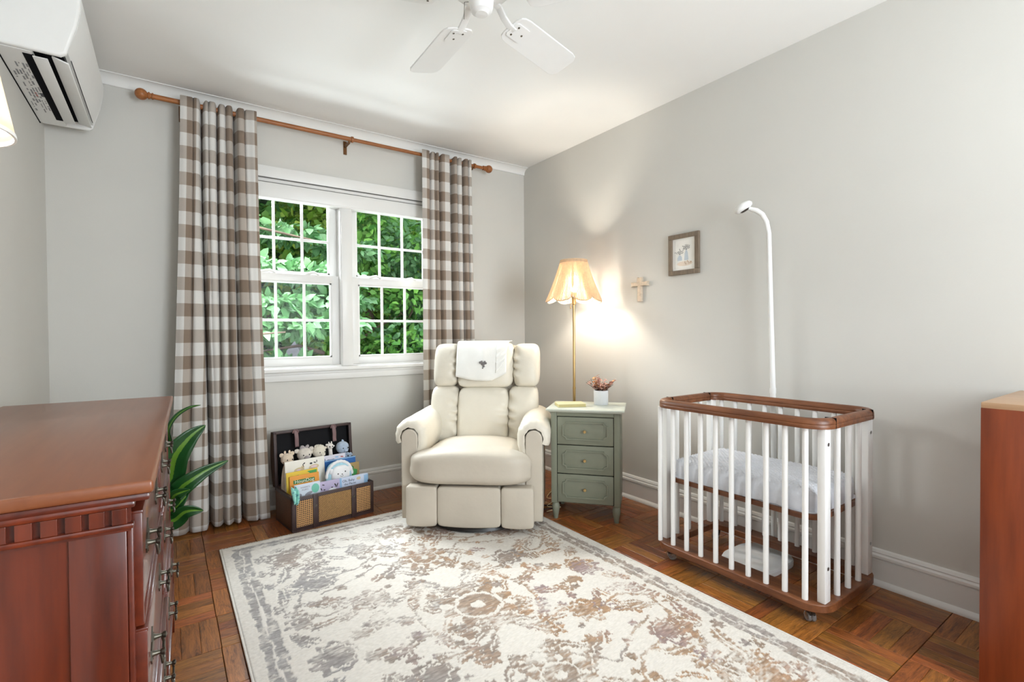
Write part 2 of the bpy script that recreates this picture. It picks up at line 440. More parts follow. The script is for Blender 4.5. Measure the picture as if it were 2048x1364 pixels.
def weave(name, ca, cb, px, thr, mode='cane'):
    m, t, N, L, P = nt(name)
    tc = N.new('ShaderNodeTexCoord'); sx = N.new('ShaderNodeSeparateXYZ'); L.new(tc.outputs['Object'], sx.inputs[0])
    def tri(a, b, w):
        s = mathn(N, L, 'ADD', mathn(N, L, 'MULTIPLY', a, w), mathn(N, L, 'MULTIPLY', b, w if mode == 'cane' else 0.0))
        return mathn(N, L, 'SINE', s)
    if mode == 'cane':
        h = mathn(N, L, 'MULTIPLY', tri(sx.outputs[0], sx.outputs[2], px), mathn(N, L, 'SINE', mathn(N, L, 'SUBTRACT', mathn(N, L, 'MULTIPLY', sx.outputs[0], px), mathn(N, L, 'MULTIPLY', sx.outputs[2], px))))
    else:
        h = mathn(N, L, 'MULTIPLY', mathn(N, L, 'SINE', mathn(N, L, 'MULTIPLY', sx.outputs[0], px)), mathn(N, L, 'SINE', mathn(N, L, 'MULTIPLY', sx.outputs[2], px)))
    f = mathn(N, L, 'GREATER_THAN', h, thr)
    no = N.new('ShaderNodeTexNoise'); no.inputs['Scale'].default_value = 180; L.new(tc.outputs['Object'], no.inputs['Vector'])
    mx = N.new('ShaderNodeMix'); mx.data_type = 'RGBA'; L.new(f, mx.inputs['Factor']); mx.inputs['A'].default_value = rgba(ca); mx.inputs['B'].default_value = rgba(cb)
    m2 = N.new('ShaderNodeMix'); m2.data_type = 'RGBA'; m2.blend_type = 'MULTIPLY'; m2.inputs['Factor'].default_value = 0.6
    L.new(mx.outputs['Result'], m2.inputs['A']); L.new(no.outputs['Fac'], m2.inputs['B']); 
    hs = N.new('ShaderNodeHueSaturation'); hs.inputs['Value'].default_value = 1.35; L.new(m2.outputs['Result'], hs.inputs['Color'])
    L.new(hs.outputs[0], P.inputs['Base Color']); P.inputs['Roughness'].default_value = 0.7
    b = N.new('ShaderNodeBump'); b.inputs['Strength'].default_value = 0.4; b.inputs['Distance'].default_value = 0.002; b.invert = True
    L.new(h, b.inputs['Height']); L.new(b.outputs[0], P.inputs['Normal'])
    return m
M['caneweave'] = weave('open_cane_weave', srgb(198, 150, 96), srgb(30, 22, 20), 300.0, 0.22)
M['burlap'] = weave('burlap_weave', srgb(176, 136, 84), srgb(110, 78, 46), 620.0, 0.1, 'burlap')

def project(P):
    d = Vector(P)-CAM
    z = d.dot(fw)
    if z < 0.05: return None
    return (1024+F_PX*d.dot(r2)/z, 682-F_PX*d.dot(u2)/z, z)

# ================================================================== SETTING
RX, LX, RY, H = 0.0, -2.95, -4.5, 2.44
# rug footprint, needed to choose which parquet slats the picture shows
RUG = (-2.262, -0.690, -2.86, -0.515)

floor = G().span((LX-0.1, RY-0.1, -0.08), (RX+0.1, 0.14, -0.006)).obj('floor', M['grout'])
tag(floor, kind='structure')
T = 0.2298
SW = T/4
def slat_mesh(L, W):
    g = G(); a, b = L/2, W/2; c = 0.0012
    V = [(-a, -b, -0.006), (a, -b, -0.006), (a, b, -0.006), (-a, b, -0.006),
         (-a, -b, -c), (a, -b, -c), (a, b, -c), (-a, b, -c),
         (-a+c, -b+c, 0), (a-c, -b+c, 0), (a-c, b-c, 0), (-a+c, b-c, 0)]
    F = [(8, 9, 10, 11)]
    for o in (0, 4):
        for i in range(4):
            j = (i+1) % 4; F.append((o+i, o+j, o+4+j, o+4+i))
    return V, F
SV, SF = slat_mesh(T-0.0032, SW-0.0005)
proto_me = None
slats = []
x_lines = [-0.027+T-k*T for k in range(0, 15)]
y_lines = [-0.016+T-k*T for k in range(0, 22)]
for i, x1 in enumerate(x_lines[:-1]):
    for j, y1 in enumerate(y_lines[:-1]):
        x0, y0 = x1-T, y1-T
        if x1 < LX or x0 > RX or y1 < RY or y0 > 0: continue
        vert = (i+j) % 2
        for q in range(4):
            if vert: r = [x0+q*SW, x0+(q+1)*SW, y0, y1]
            else: r = [x0, x1, y0+q*SW, y0+(q+1)*SW]
            r = [max(r[0], LX), min(r[1], RX), max(r[2], RY), min(r[3], 0)]
            if r[1]-r[0] < 0.006 or r[3]-r[2] < 0.006: continue
            slats.append((r, vert))
def seen(r):
    cx, cy = (r[0]+r[1])/2, (r[2]+r[3])/2
    if RUG[0]+0.05 < cx < RUG[1]-0.05 and cy < RUG[3]-0.05: return -1
    if cx < -2.5 and cy < -1.15: return -1
    p = project((cx, cy, 0))
    if p is None or not (-60 < p[0] < 2108 and p[1] < 1420): return -1
    if p[0] > 1975: return -1
    return 1.0/p[2]
order = sorted(slats, key=lambda s: -seen(s[0]))
pick = [s for s in order if seen(s[0]) > 0][:296]
pid = set(id(s) for s in pick)
base_uv = [(v[0], v[1]) for v in SV]
for r, vert in pick:
    if proto_me is None:
        o = G().add(SV, SF).obj('parquet_slat', M['parquet'], floor, uv=base_uv); proto_me = o.data
    else:
        o = bpy.data.objects.new('parquet_slat', proto_me); COL.objects.link(o); o.parent = floor
    w, h = r[1]-r[0], r[3]-r[2]
    o.location = ((r[0]+r[1])/2, (r[2]+r[3])/2, 0)
    if vert: o.rotation_euler = (0, 0, PI/2); o.scale = (h/T, w/SW, 1)
    else: o.scale = (w/T, h/SW, 1)
g = G(); uvs = []
for s in slats:
    if id(s) in pid: continue
    r, vert = s; w, h = r[1]-r[0], r[3]-r[2]
    for v in SV:
        if vert: p = (v[1]*w/SW, v[0]*h/T, v[2])
        else: p = (v[0]*w/T, v[1]*h/SW, v[2])
        uvs.append((v[0], v[1]))
        g.v.append((p[0]+(r[0]+r[1])/2, p[1]+(r[2]+r[3])/2, p[2]))
    n = len(g.v)-12
    g.f += [tuple(k+n for k in f) for f in SF]
o = g.obj('parquet_rest', M['parquet'], floor, uv=uvs); o['kind'] = 'stuff'

def structure(o): o['kind'] = 'structure'; return o
structure(G().span((RX, RY-0.1, 0), (RX+0.1, 0.14, H)).obj('wall_right', M['wall']))
structure(G().span((LX-0.1, RY-0.1, 0), (LX, 0.14, H)).obj('wall_left', M['wall']))
structure(G().span((LX-0.1, RY-0.1, H), (RX+0.1, 0.14, H+0.1)).obj('ceiling', M['ceil']))
WX0, WX1, WZ0, WZ1 = -2.115, -0.83, 0.862, 2.035
g = G()
g.span((LX, 0, 0), (WX0, 0.14, H)); g.span((WX1, 0, 0), (RX, 0.14, H))
g.span((WX0, 0, 0), (WX1, 0.14, WZ0)); g.span((WX0, 0, WZ1), (WX1, 0.14, H))
structure(g.obj('wall_back', M['wall']))
QX0, QX1, QZ0, QZ1 = -2.70, -0.40, 0.65, 2.25
g = G()
g.span((LX, RY-0.1, 0), (QX0, RY, H)); g.span((QX1, RY-0.1, 0), (RX, RY, H))
g.span((QX0, RY-0.1, 0), (QX1, RY, QZ0)); g.span((QX0, RY-0.1, QZ1), (QX1, RY, H))
structure(g.obj('wall_rear', M['wall']))
# unseen window added behind the camera to let fill light in
w2 = thing('added_window', (0, RY, 0), kind='structure')
g = G()
for a, b in (((QX0-0.07, -0.0, QZ0-0.07), (QX1+0.07, 0.02, QZ0)), ((QX0-0.07, 0, QZ1), (QX1+0.07, 0.02, QZ1+0.07)), ((QX0-0.07, 0, QZ0), (QX0, 0.02, QZ1)), ((QX1, 0, QZ0), (QX1+0.07, 0.02, QZ1))): g.span(a, b, 0.003)
g.obj('casing', M['trim'], w2)
g = G()
for x in (QX0+0.02, (QX0+QX1)/2, QX1-0.02): g.span((x-0.02, -0.06, QZ0), (x+0.02, -0.03, QZ1))
g.obj('sash', M['trim'], w2)

# baseboards
PRF = [(0, 0), (0.030, 0), (0.030, 0.006), (0.026, 0.016), (0.019, 0.022), (0.017, 0.024), (0.017, 0.108), (0.0135, 0.110), (0.0135, 0.113), (0.020, 0.116), (0.019, 0.126), (0.013, 0.133), (0.013, 0.136), (0.015, 0.138), (0.010, 0.148), (0, 0.152)]
def board(name, M4, L):
    g = G(); g.prism(PRF, 0, L, M4); return structure(g.obj(name, M['trim'], smooth=30))
# profile x -> away from wall, y -> up, extruded along z
board('baseboard_right', Matrix(((-1, 0, 0, RX), (0, 0, -1, 0), (0, 1, 0, 0), (0, 0, 0, 1))), 4.5)
board('baseboard_left', Matrix(((1, 0, 0, LX), (0, 0, -1, 0), (0, 1, 0, 0), (0, 0, 0, 1))), 4.5)
board('baseboard_back', Matrix(((0, 0, -1, RX-0.014), (-1, 0, 0, 0), (0, 1, 0, 0), (0, 0, 0, 1))), 2.92)
# plaster cove along the back wall
CV = [(0, 0), (0, -0.052), (0.004, -0.052)]
for i in range(9):
    a = PI/2*i/8; CV.append((0.055-0.046*math.cos(a)*1.0, -0.050+0.046*math.sin(a)))
CV += [(0.058, -0.004), (0.058, 0)]
g = G(); g.prism(CV, 0, 2.95, Matrix(((0, 0, -1, RX), (-1, 0, 0, 0), (0, 1, 0, H), (0, 0, 0, 1))))
structure(g.obj('trim_1', M['ceil'], smooth=40))

# ------------------------------------------------------------------ window in the back wall
win = thing('window_1', (0, 0, 0), kind='structure')
CT = 0.07
G().span((WX0-CT, -0.022, WZ1), (WX1+CT, 0.0, WZ1+CT), 0.004).obj('casing_head', M['trim'], win, 30)
G().span((WX0-CT, -0.022, WZ0-0.01), (WX0, 0.0, WZ1), 0.004).obj('casing_side', M['trim'], win, 30)
G().span((WX1, -0.022, WZ0-0.01), (WX1+CT, 0.0, WZ1), 0.004).obj('casing_side', M['trim'], win, 30)
G().span((WX0-CT-0.02, -0.045, WZ0-0.022), (WX1+CT+0.02, 0.03, WZ0+0.003), 0.006).obj('sill', M['trim'], win, 30)
g = G(); g.span((WX0-CT, -0.016, WZ0-0.078), (WX1+CT, 0.0, WZ0-0.022), 0.003); g.span((WX0-CT, -0.021, WZ0-0.04), (WX1+CT, 0.0, WZ0-0.022), 0.004)
g.obj('apron', M['trim'], win, 30)
g = G(); g.span((WX0, 0.0, WZ0), (WX0+0.004, 0.14, WZ1)); g.span((WX1-0.004, 0, WZ0), (WX1, 0.14, WZ1)); g.span((WX0, 0, WZ0), (WX1, 0.14, WZ0+0.012)); g.span((WX0, 0, WZ1-0.004), (WX1, 0.14, WZ1))
g.obj('jamb', M['trim'], win)
G().span((-1.515, -0.004, WZ0+0.003), (-1.434, 0.12, WZ1), 0.004).obj('mullion', M['trim'], win, 30)
G().span((-1.508, -0.010, WZ0+0.004), (-1.441, -0.004, WZ1-0.12), 0.002).obj('mullion_face', M['trim'], win, 30)
cas = G().span((WX0+0.003, -0.016, 1.918), (WX1-0.003, 0.045, WZ1-0.003), 0.006).obj('shade_cassette', M['trim'], win, 30)
G().span((WX0+0.003, -0.0185, 2.006), (WX1-0.003, -0.016, 2.010)).obj('cassette_groove', M['line'], cas)
G().span((WX0+0.003, -0.0215, 2.0325), (WX1-0.003, -0.015, 2.0365)).obj('cassette_gap', M['line'], cas)
G().span((WX0+0.003, -0.018, 1.912), (WX1-0.003, 0.047, 1.921), 0.003).obj('cassette_lip', M['white'], cas)
def sash(x0, x1, gx0, gx1, z0, z1, gz0, gz1, y0, y1, zm, lock):
    s = G()
    s.span((x0, y0, z0), (gx0, y1, z1), 0.003); s.span((gx1, y0, z0), (x1, y1, z1), 0.003)
    s.span((gx0-0.002, y0, z0), (gx1+0.002, y1, gz0), 0.003); s.span((gx0-0.002, y0, gz1), (gx1+0.002, y1, z1), 0.003)
    so = s.obj('sash', M['trim'], win, 30)
    xs = [gx0+(gx1-gx0)*k/3 for k in range(4)]; zs = [gz0, zm, gz1]; ym = (y0+y1)/2; b = 0.008
    # glazing bead round the glass
    q = G()
    for a, c in (((gx0, y0+0.006, gz0), (gx0+0.009, y1-0.006, gz1)), ((gx1-0.009, y0+0.006, gz0), (gx1, y1-0.006, gz1)), ((gx0, y0+0.006, gz0), (gx1, y1-0.006, gz0+0.009)), ((gx0, y0+0.006, gz1-0.009), (gx1, y1-0.006, gz1))): q.span(a, c)
    q.obj('glazing_bead', M['white'], so)
    for x in xs[1:3]: G().span((x-b, ym-0.007, gz0), (x+b, ym+0.007, gz1), 0.002).obj('muntin', M['white'], so)
    G().span((gx0, ym-0.0068, zm-b), (gx1, ym+0.0068, zm+b), 0.002).obj('muntin', M['white'], so)
    for i in range(3):
        for k in range(2):
            G().span((xs[i]+0.004, ym-0.002, zs[k]+0.004), (xs[i+1]-0.004, ym+0.002, zs[k+1]-0.004)).obj('pane', M['glass'], so)
    if lock:
        for fx in (0.28, 0.72):
            x = x0+(x1-x0)*fx; l = G()
            l.tube([(x-0.045, y0+0.012, z1+0.002), (x-0.02, y0+0.012, z1+0.010), (x+0.01, y0+0.012, z1+0.016), (x+0.045, y0+0.012, z1+0.004)], [0.006, 0.009, 0.010, 0.006], 8)
            l.obj('sash_lock', M['white'], so, 60)
for (x0, x1, a, b) in ((WX0+0.004, -1.515, -2.07, -1.565), (-1.434, WX1-0.004, -1.386, -0.876)):
    sash(x0, x1, a, b, 1.425, 2.030, 1.474, 1.965, 0.068, 0.100, 1.690, False)
    sash(x0, x1, a, b, WZ0+0.012, 1.462, 0.925, 1.413, 0.028, 0.060, 1.168, True)

# ================================================================== CURTAINS AND ROD
rod = thing('curtain_rod', (-1.465, 0.0, 0), 0, 'long brown wooden curtain rod with round finials above the window', 'curtain rod')
RYD, RZ = -0.092, 2.345
Rx = Matrix.Rotation(PI/2, 4, 'Y')
def along_x(prof, x, sg=1):   # lathe about the x axis
    return Matrix.Translation((x, RYD, RZ)) @ Matrix.Rotation(sg*PI/2, 4, 'Y')
g = G(); g.lathe([(0.0135, -0.56), (0.0135, 0.53)], 16, M=along_x(None, -0.52)); g.obj('rod', M['rodwood'], rod, 40)
g = G(); g.lathe([(0.0115, -0.0), (0.0115, 1.02)], 16, M=along_x(None, 0.0)); g.obj('inner_rod', M['rodwood'], rod, 40)
FIN = [(0.0, 0.0), (0.017, 0.0), (0.017, 0.006), (0.013, 0.009), (0.013, 0.014), (0.018, 0.017), (0.018, 0.022), (0.013, 0.026)]
for k in range(13):
    a = -PI/2*0.75+ (PI/2*1.75)*k/12
    FIN.append((max(0.0, 0.029*math.cos(a)), 0.052+0.029*math.sin(a)))
for sx, xx in ((-1, -1.04), (1, 1.01)):
    g = G(); g.lathe(FIN, 18, M=along_x(None, xx, sx)); g.obj('finial', M['rodwood'], rod, 50)
for xx in (-0.916, -0.009, 0.914):
    g = G(); g.lathe([(0.019, -0.006), (0.019, 0.006)], 16, M=along_x(None, xx+0.02)); 
    br = g.obj('bracket_ring', M['rodwood'], rod, 40)
    g = G(); g.span((xx-0.011, -0.004, RZ-0.075), (xx+0.011, 0.0, RZ+0.012)); g.span((xx-0.006, -0.09, RZ-0.030), (xx+0.006, 0, RZ-0.018)); g.span((xx-0.006, -0.096, RZ-0.030), (xx+0.006, -0.088, RZ-0.010))
    g.lathe([(0.004, 0), (0.004, 0.003)], 8, M=Matrix.Translation((xx, -0.004, RZ-0.062)) @ Matrix.Rotation(PI/2, 4, 'X'))
    g.obj('bracket', M['bracket'], rod)

def curtain(name, label, xt, xb, vt, vb, ztop, zbot, yfront, seed, flare):
    n, mrow = 200, 70
    rs = random.Random(seed)
    ph = [rs.uniform(0, 6) for _ in range(6)]
    S = np.linspace(0, 1, n+1)
    def prof(h):
        y = np.zeros(n+1)
        for (c0, w0, d0), (c1, w1, d1) in zip(vt, vb):
            e = h*h*(3-2*h)
            c = c0+(c1-c0)*e; w = w0+(w1-w0)*e; d = d0+(d1-d0)*e
            y += d*np.exp(-np.abs((S-c)/w)**2.6)
        y += 0.004*np.sin(S*23+ph[0]+h*1.5)+0.003*np.sin(S*41+ph[1]-h*2)
        return y
    rows = []
    for j in range(mrow+1):
        h = j/mrow
        x0 = xt[0]+(xb[0]-xt[0])*h**1.3; x1 = xt[1]+(xb[1]-xt[1])*h**1.6
        yy = yfront - flare*h**1.5 + prof(h)
        xx = x0+(x1-x0)*S
        # folds lean a little sideways
        for (c0, w0, d0), (c1, w1, d1) in zip(vt, vb):
            c = c0+(c1-c0)*h; w = w0+(w1-w0)*h
            dd = d0+(d1-d0)*h
            xx = xx - (0.009 if dd > 0.045 else 0.005)*np.tanh((S-c)/(w*0.5))*np.exp(-np.abs((S-c)/(w*2.0))**2)
        zz = np.full(n+1, ztop+(zbot-ztop)*h)
        if j < 4:
            zz += (1-j/4)*(0.012*np.exp(-((yy-yfront)/0.02)**2) - 0.008)
        if j > mrow-4:
            zz += (1-(mrow-j)/4)*(0.006*np.sin(S*9+ph[2]) + 0.25*(yy-(yfront-flare)))*0.5
        rows.append(np.stack([xx, yy, zz], 1))
    R = np.array(rows)
    mid = R[mrow//2]
    arc = np.concatenate([[0], np.cumsum(np.linalg.norm(np.diff(mid[:, :2], axis=0), axis=1))])
    g = G(); g.v = [tuple(p) for p in R.reshape(-1, 3)]
    for j in range(mrow):
        for i in range(n):
            a = j*(n+1)+i; g.f.append((a, a+n+1, a+n+2, a+1))
    uv = [(arc[i]+0.035, R[j][i][2]+0.03) for j in range(mrow+1) for i in range(n+1)]
    o = g.obj(name, M['gingham'], None, 180, uv=uv)
    sm = o.modifiers.new('thickness', 'SOLIDIFY'); sm.thickness = 0.0022; sm.offset = 1
    tag(o, label, 'curtain', 'gingham curtains at the window')
    return o
curtain('gingham_curtain', 'taupe and white gingham curtain reaching the floor behind the plant and dresser',
        (-2.388, -2.020), (-2.468, -1.985),
        [(0.27, 0.036, 0.108), (0.47, 0.032, 0.10), (0.70, 0.042, 0.108), (0.16, 0.02, 0.018), (0.84, 0.02, 0.022), (0.36, 0.02, 0.02), (0.58, 0.02, 0.02)],
        [(0.385, 0.032, 0.150), (0.52, 0.03, 0.045), (0.72, 0.030, 0.140), (0.18, 0.03, 0.03), (0.88, 0.02, 0.03), (0.44, 0.02, 0.012), (0.62, 0.03, 0.03)],
        2.366, 0.014, -0.135, 3, 0.055)
curtain('gingham_curtain', 'taupe and white gingham curtain hanging behind the cream recliner',
        (-0.978, -0.578), (-1.000, -0.560),
        [(0.17, 0.03, 0.05), (0.36, 0.035, 0.075), (0.60, 0.045, 0.10), (0.83, 0.032, 0.09), (0.27, 0.02, 0.014), (0.72, 0.02, 0.02), (0.94, 0.02, 0.03)],
        [(0.14, 0.03, 0.045), (0.38, 0.035, 0.08), (0.60, 0.042, 0.115), (0.82, 0.032, 0.10), (0.25, 0.02, 0.02), (0.72, 0.02, 0.02), (0.93, 0.02, 0.03)],
        2.366, 0.014, -0.130, 11, 0.03)

# ================================================================== RUG
def make_rug():
    x0, x1, y0, y1 = RUG; Wd, Ln = x1-x0, y1-y0
    cs = 0.0048
    nx, ny = int(Wd/cs), int(Ln/cs)
    X, Y = np.meshgrid((np.arange(nx+1))*Wd/nx, (np.arange(ny+1))*Ln/ny)     # X across, Y along
    def vnoise(sx, sy, seed, oct=3):
        r = np.random.default_rng(seed); out = np.zeros_like(X); amp = 1; tot = 0
        for o in range(oct):
            a = r.random((int(Ln*sy)+4, int(Wd*sx)+4))
            fx, fy = X*sx, Y*sy; ix, iy = fx.astype(int), fy.astype(int); tx, ty = fx-ix, fy-iy
            tx = tx*tx*(3-2*tx); ty = ty*ty*(3-2*ty)
            v = (a[iy, ix]*(1-tx)+a[iy, ix+1]*tx)*(1-ty)+(a[iy+1, ix]*(1-tx)+a[iy+1, ix+1]*tx)*ty
            out += v*amp; tot += amp; amp *= 0.55; sx *= 2; sy *= 2
        return out/tot
    # woven edges: the drawing is stepped, wider across than along
    jx = (vnoise(70, 22, 1, 2)-0.5)*0.030; jy = (vnoise(60, 60, 2, 2)-0.5)*0.014
    PX, PY = X+jx, Y+jy
    mask = np.zeros_like(X); hue = np.zeros_like(X)
    fx0, fx1, fy0, fy1 = 0.118, Wd-0.118, 0.112, Ln-0.112
    def stamp(m, h):
        nonlocal mask, hue
        hue = np.where(m > mask, h, hue); mask = np.maximum(mask, m)
    def rosette(cx, cy, R, n, h, inner=True, rot=0.0):
        dx, dy = PX-cx, PY-cy; r = np.hypot(dx, dy); th = np.arctan2(dy, dx)+rot
        edge = R*(0.80+0.20*np.cos(n*th))
        m = (r < edge).astype(float)
        if inner:
            m = np.where((r > R*0.50) & (r < R*0.60), 0.0, m)
            m = np.where(r < R*0.16, 0.0, m)
        stamp(m, h)
    def palmette(cx, cy, R, ang, h):
        c, s = math.cos(ang), math.sin(ang)
        dx, dy = (PX-cx)*c+(PY-cy)*s, -(PX-cx)*s+(PY-cy)*c
        r = np.hypot(dx, dy*1.1); th = np.arctan2(dy, dx)
        edge = R*(0.62+0.38*np.cos(th))*(0.85+0.15*np.cos(9*th))+R*0.18
        m = (r < edge).astype(float)
        m = np.where((r > edge*0.62) & (r < edge*0.74), 0.0, m)
        stamp(m, h)
    def leaf(cx, cy, L, Wf, ang, h, serr=7):
        c, s = math.cos(ang), math.sin(ang)
        dx, dy = (PX-cx)*c+(PY-cy)*s, -(PX-cx)*s+(PY-cy)*c
        t = dx/L
        dy = dy - 0.25*L*(t-0.5)**2
        w = Wf*np.sqrt(np.clip(t*(1-t), 0, 1))*2*(0.8+0.2*np.cos(serr*2*PI*t))
        m = ((t > 0) & (t < 1) & (np.abs(dy) < w)).astype(float)
        m = np.where(np.abs(dy) < 0.0045, 0.0, m)
        stamp(m, h)
    def vine(pts, w, h):
        P = np.array(pts); 
        for (ax, ay), (bx, by) in zip(P[:-1], P[1:]):
            vx, vy = bx-ax, by-ay; L2 = vx*vx+vy*vy+1e-9
            t = np.clip(((PX-ax)*vx+(PY-ay)*vy)/L2, 0, 1)
            d = np.hypot(PX-ax-t*vx, PY-ay-t*vy)
            stamp((d < w).astype(float)*0.9, h)
    r = random.Random(21)
    ccx, ccy = Wd/2, Ln/2
    # central axis and mirrored motifs
    rosette(ccx, ccy, 0.16, 8, 0.75); rosette(ccx, ccy+0.50, 0.115, 10, 0.8); rosette(ccx, ccy-0.50, 0.115, 10, 0.55)
    rosette(ccx, ccy+0.88, 0.10, 8, 0.3); rosette(ccx, ccy-0.88, 0.10, 8, 0.4)
    fill = [(r.uniform(0.02, 0.67), r.uniform(0.05, 1.02), r.random(), r.random(), r.random(), r.random()) for _ in range(84)]
    for sx in (-1, 1):
        for sy in (-1, 1):
            f = lambda a, b: (ccx+sx*a, ccy+sy*b)
            an = lambda a: math.atan2(sy*math.sin(a), sx*math.cos(a))
            palmette(*f(0.30, 0.26), 0.105, an(0.6), r.random()); palmette(*f(0.52, 0.02), 0.095, an(0.0), r.random())
            palmette(*f(0.46, 0.52), 0.115, an(1.1), r.random()); palmette(*f(0.24, 0.74), 0.095, an(2.1), r.random())
            palmette(*f(0.52, 0.86), 0.11, an(0.8), r.random()); rosette(*f(0.14, 0.30), 0.05, 6, r.random()); rosette(*f(0.60, 0.28), 0.06, 7, r.random())
            rosette(*f(0.34, 0.98), 0.055, 6, r.random()); rosette(*f(0.10, 0.70), 0.05, 6, r.random()); rosette(*f(0.36, 0.10), 0.045, 6, r.random())
            for (a, b, L, w_, g_) in ((0.05, 0.20, 0.17, 0.026, 0.9), (0.22, 0.42, 0.19, 0.028, 2.4), (0.40, 0.34, 0.16, 0.026, 0.3), (0.62, 0.42, 0.16, 0.028, 1.7), (0.34, 0.62, 0.15, 0.026, 0.2), (0.08, 0.58, 0.16, 0.024, 0.8), (0.60, 0.62, 0.17, 0.028, 1.9), (0.14, 0.90, 0.15, 0.026, 0.4), (0.44, 0.70, 0.14, 0.024, 1.4), (0.22, 0.05, 0.15, 0.024, 0.4), (0.60, 0.10, 0.12, 0.022, 1.2), (0.44, 0.18, 0.11, 0.022, 2.0), (0.30, 0.88, 0.13, 0.022, 0.9), (0.60, 0.98, 0.1, 0.022, 2.8)):
                leaf(*f(a, b), L, w_, an(g_), r.random())
            for (a, b, R) in ((0.18, 0.18, 0.022), (0.40, 0.44, 0.022), (0.56, 0.20, 0.02), (0.30, 0.50, 0.02), (0.50, 0.66, 0.022), (0.20, 0.62, 0.022), (0.40, 0.80, 0.022), (0.62, 0.74, 0.022), (0.08, 0.42, 0.02), (0.24, 0.34, 0.018), (0.42, 0.92, 0.02), (0.12, 0.80, 0.02), (0.48, 0.40, 0.018), (0.56, 0.52, 0.018)):
                rosette(*f(a, b), R, 5, r.random(), False, r.random()*3)
            vine([f(0.0, 0.16), f(0.10, 0.24), f(0.24, 0.22), f(0.36, 0.30), f(0.50, 0.26), f(0.60, 0.34), f(0.56, 0.48), f(0.42, 0.56), f(0.28, 0.58), f(0.18, 0.68), f(0.24, 0.82), f(0.40, 0.90), f(0.56, 0.92)], 0.0055, 0.4)
            vine([f(0.0, 0.36), f(0.12, 0.46), f(0.20, 0.56), f(0.34, 0.48), f(0.48, 0.44)], 0.005, 0.2)
            vine([f(0.04, 0.60), f(0.12, 0.76), f(0.08, 0.90), f(0.20, 1.0)], 0.005, 0.3)
            for q in range(84):
                a_, b_ = fill[q][:2]
                if fill[q][2] < 0.55: leaf(*f(a_, b_), 0.06+0.08*fill[q][3], 0.014+0.012*fill[q][4], an(fill[q][5]*6.28), fill[q][4])
                else: rosette(*f(a_, b_), 0.018+0.030*fill[q][3], 5+int(fill[q][4]*4), fill[q][5], fill[q][3] > 0.6, fill[q][4]*3)
            # curved double arcs beside the centre
            for k in range(16):
                a = -0.7+1.4*k/15
                rosette(ccx+sx*(0.215*math.cos(a)+0.02), ccy+sy*abs(0.26*math.sin(a)), 0.013, 3, 0.45, False)
    infield = (X > fx0) & (X < fx1) & (Y > fy0) & (Y < fy1)
    mask = np.where(infield, mask, 0)
    # worn look
    wear = vnoise(9, 5, 5, 4)*0.55+vnoise(60, 160, 6, 2)*0.45
    m = mask*np.clip((wear-0.25)*3.6, 0, 0.92)
    # borders
    d = np.minimum(np.minimum(PX, Wd-PX), np.minimum(PY, Ln-PY))
    de = np.minimum(np.minimum(X, Wd-X), np.minimum(Y, Ln-Y))
    bw = vnoise(26, 26, 8, 3)*0.6+vnoise(90, 160, 9, 2)*0.4
    band = ((d > 0.044) & (d < 0.074)) | ((d > 0.082) & (d < 0.110))
    mb = band*np.clip((bw-0.30)*4.2, 0, 0.85)
    m = np.maximum(m, mb); m = np.where(de < 0.038, 0, m)
    streak = vnoise(40, 260, 12, 1)
    tone = np.clip(hue*0.75+vnoise(5, 4, 13, 3)*0.9-0.35, 0, 1)
    cols = [srgb(146, 134, 128), srgb(150, 126, 104), srgb(166, 128, 92), srgb(146, 124, 122)]
    C0, C1, C2, C3 = [np.array(c) for c in cols]
    t3 = tone[..., None]
    ink = np.where(t3 < 0.33, C0+(C1-C0)*(t3/0.33), np.where(t3 < 0.66, C1+(C2-C1)*((t3-0.33)/0.33), C2+(C3-C2)*((t3-0.66)/0.34)))
    # cool daylight and warm lamplight put into the ink: greyer left, warmer right
    gx = np.clip((X/Wd)*2.2-0.25+vnoise(4, 4, 15, 2)*0.8-0.4, 0, 1)[..., None]
    ink = (np.array(srgb(150, 146, 145)))*(1-gx)+ink*gx
    ink = ink*(0.57+0.66*streak[..., None])
    cream = np.array(srgb(214, 208, 199))*(0.92+0.14*vnoise(120, 300, 16, 1)[..., None])
    mm = np.clip(m, 0, 1)[..., None]
    Cc = cream*(1-mm)+ink*mm
    line = (np.abs(d-0.078) < 0.003)
    Cc = np.where(line[..., None], np.array(srgb(216, 210, 202)), Cc)
    Z = 0.011+0.0014*(RNG.random(X.shape)-0.5)-0.0016*np.clip(m, 0, 1)
    Z[0, :] = 0.004; Z[-1, :] = 0.004; Z[:, 0] = 0.004; Z[:, -1] = 0.004
    V = np.stack([X+x0, Y+y0, Z], -1).reshape(-1, 3)
    idx = np.arange((nx+1)*(ny+1)).reshape(ny+1, nx+1)
    Fq = np.stack([idx[:-1, :-1], idx[:-1, 1:], idx[1:, 1:], idx[1:, :-1]], -1).reshape(-1, 4)
    me = bpy.data.meshes.new('pile')
    me.vertices.add(len(V)); me.vertices.foreach_set('co', V.astype(np.float32).ravel())
    me.loops.add(Fq.size); me.loops.foreach_set('vertex_index', Fq.astype(np.int32).ravel())
    me.polygons.add(len(Fq)); me.polygons.foreach_set('loop_start', np.arange(0, Fq.size, 4, dtype=np.int32)); me.polygons.foreach_set('loop_total', np.full(len(Fq), 4, dtype=np.int32))
    me.update(calc_edges=True)
    at = me.color_attributes.new('yarn', 'FLOAT_COLOR', 'POINT')
    at.data.foreach_set('color', np.concatenate([Cc.reshape(-1, 3), np.ones((len(V), 1))], 1).astype(np.float32).ravel())
    me.shade_smooth()
    mt, t, N, L, P = nt('woven_rug')
    ca = N.new('ShaderNodeVertexColor'); ca.layer_name = 'yarn'
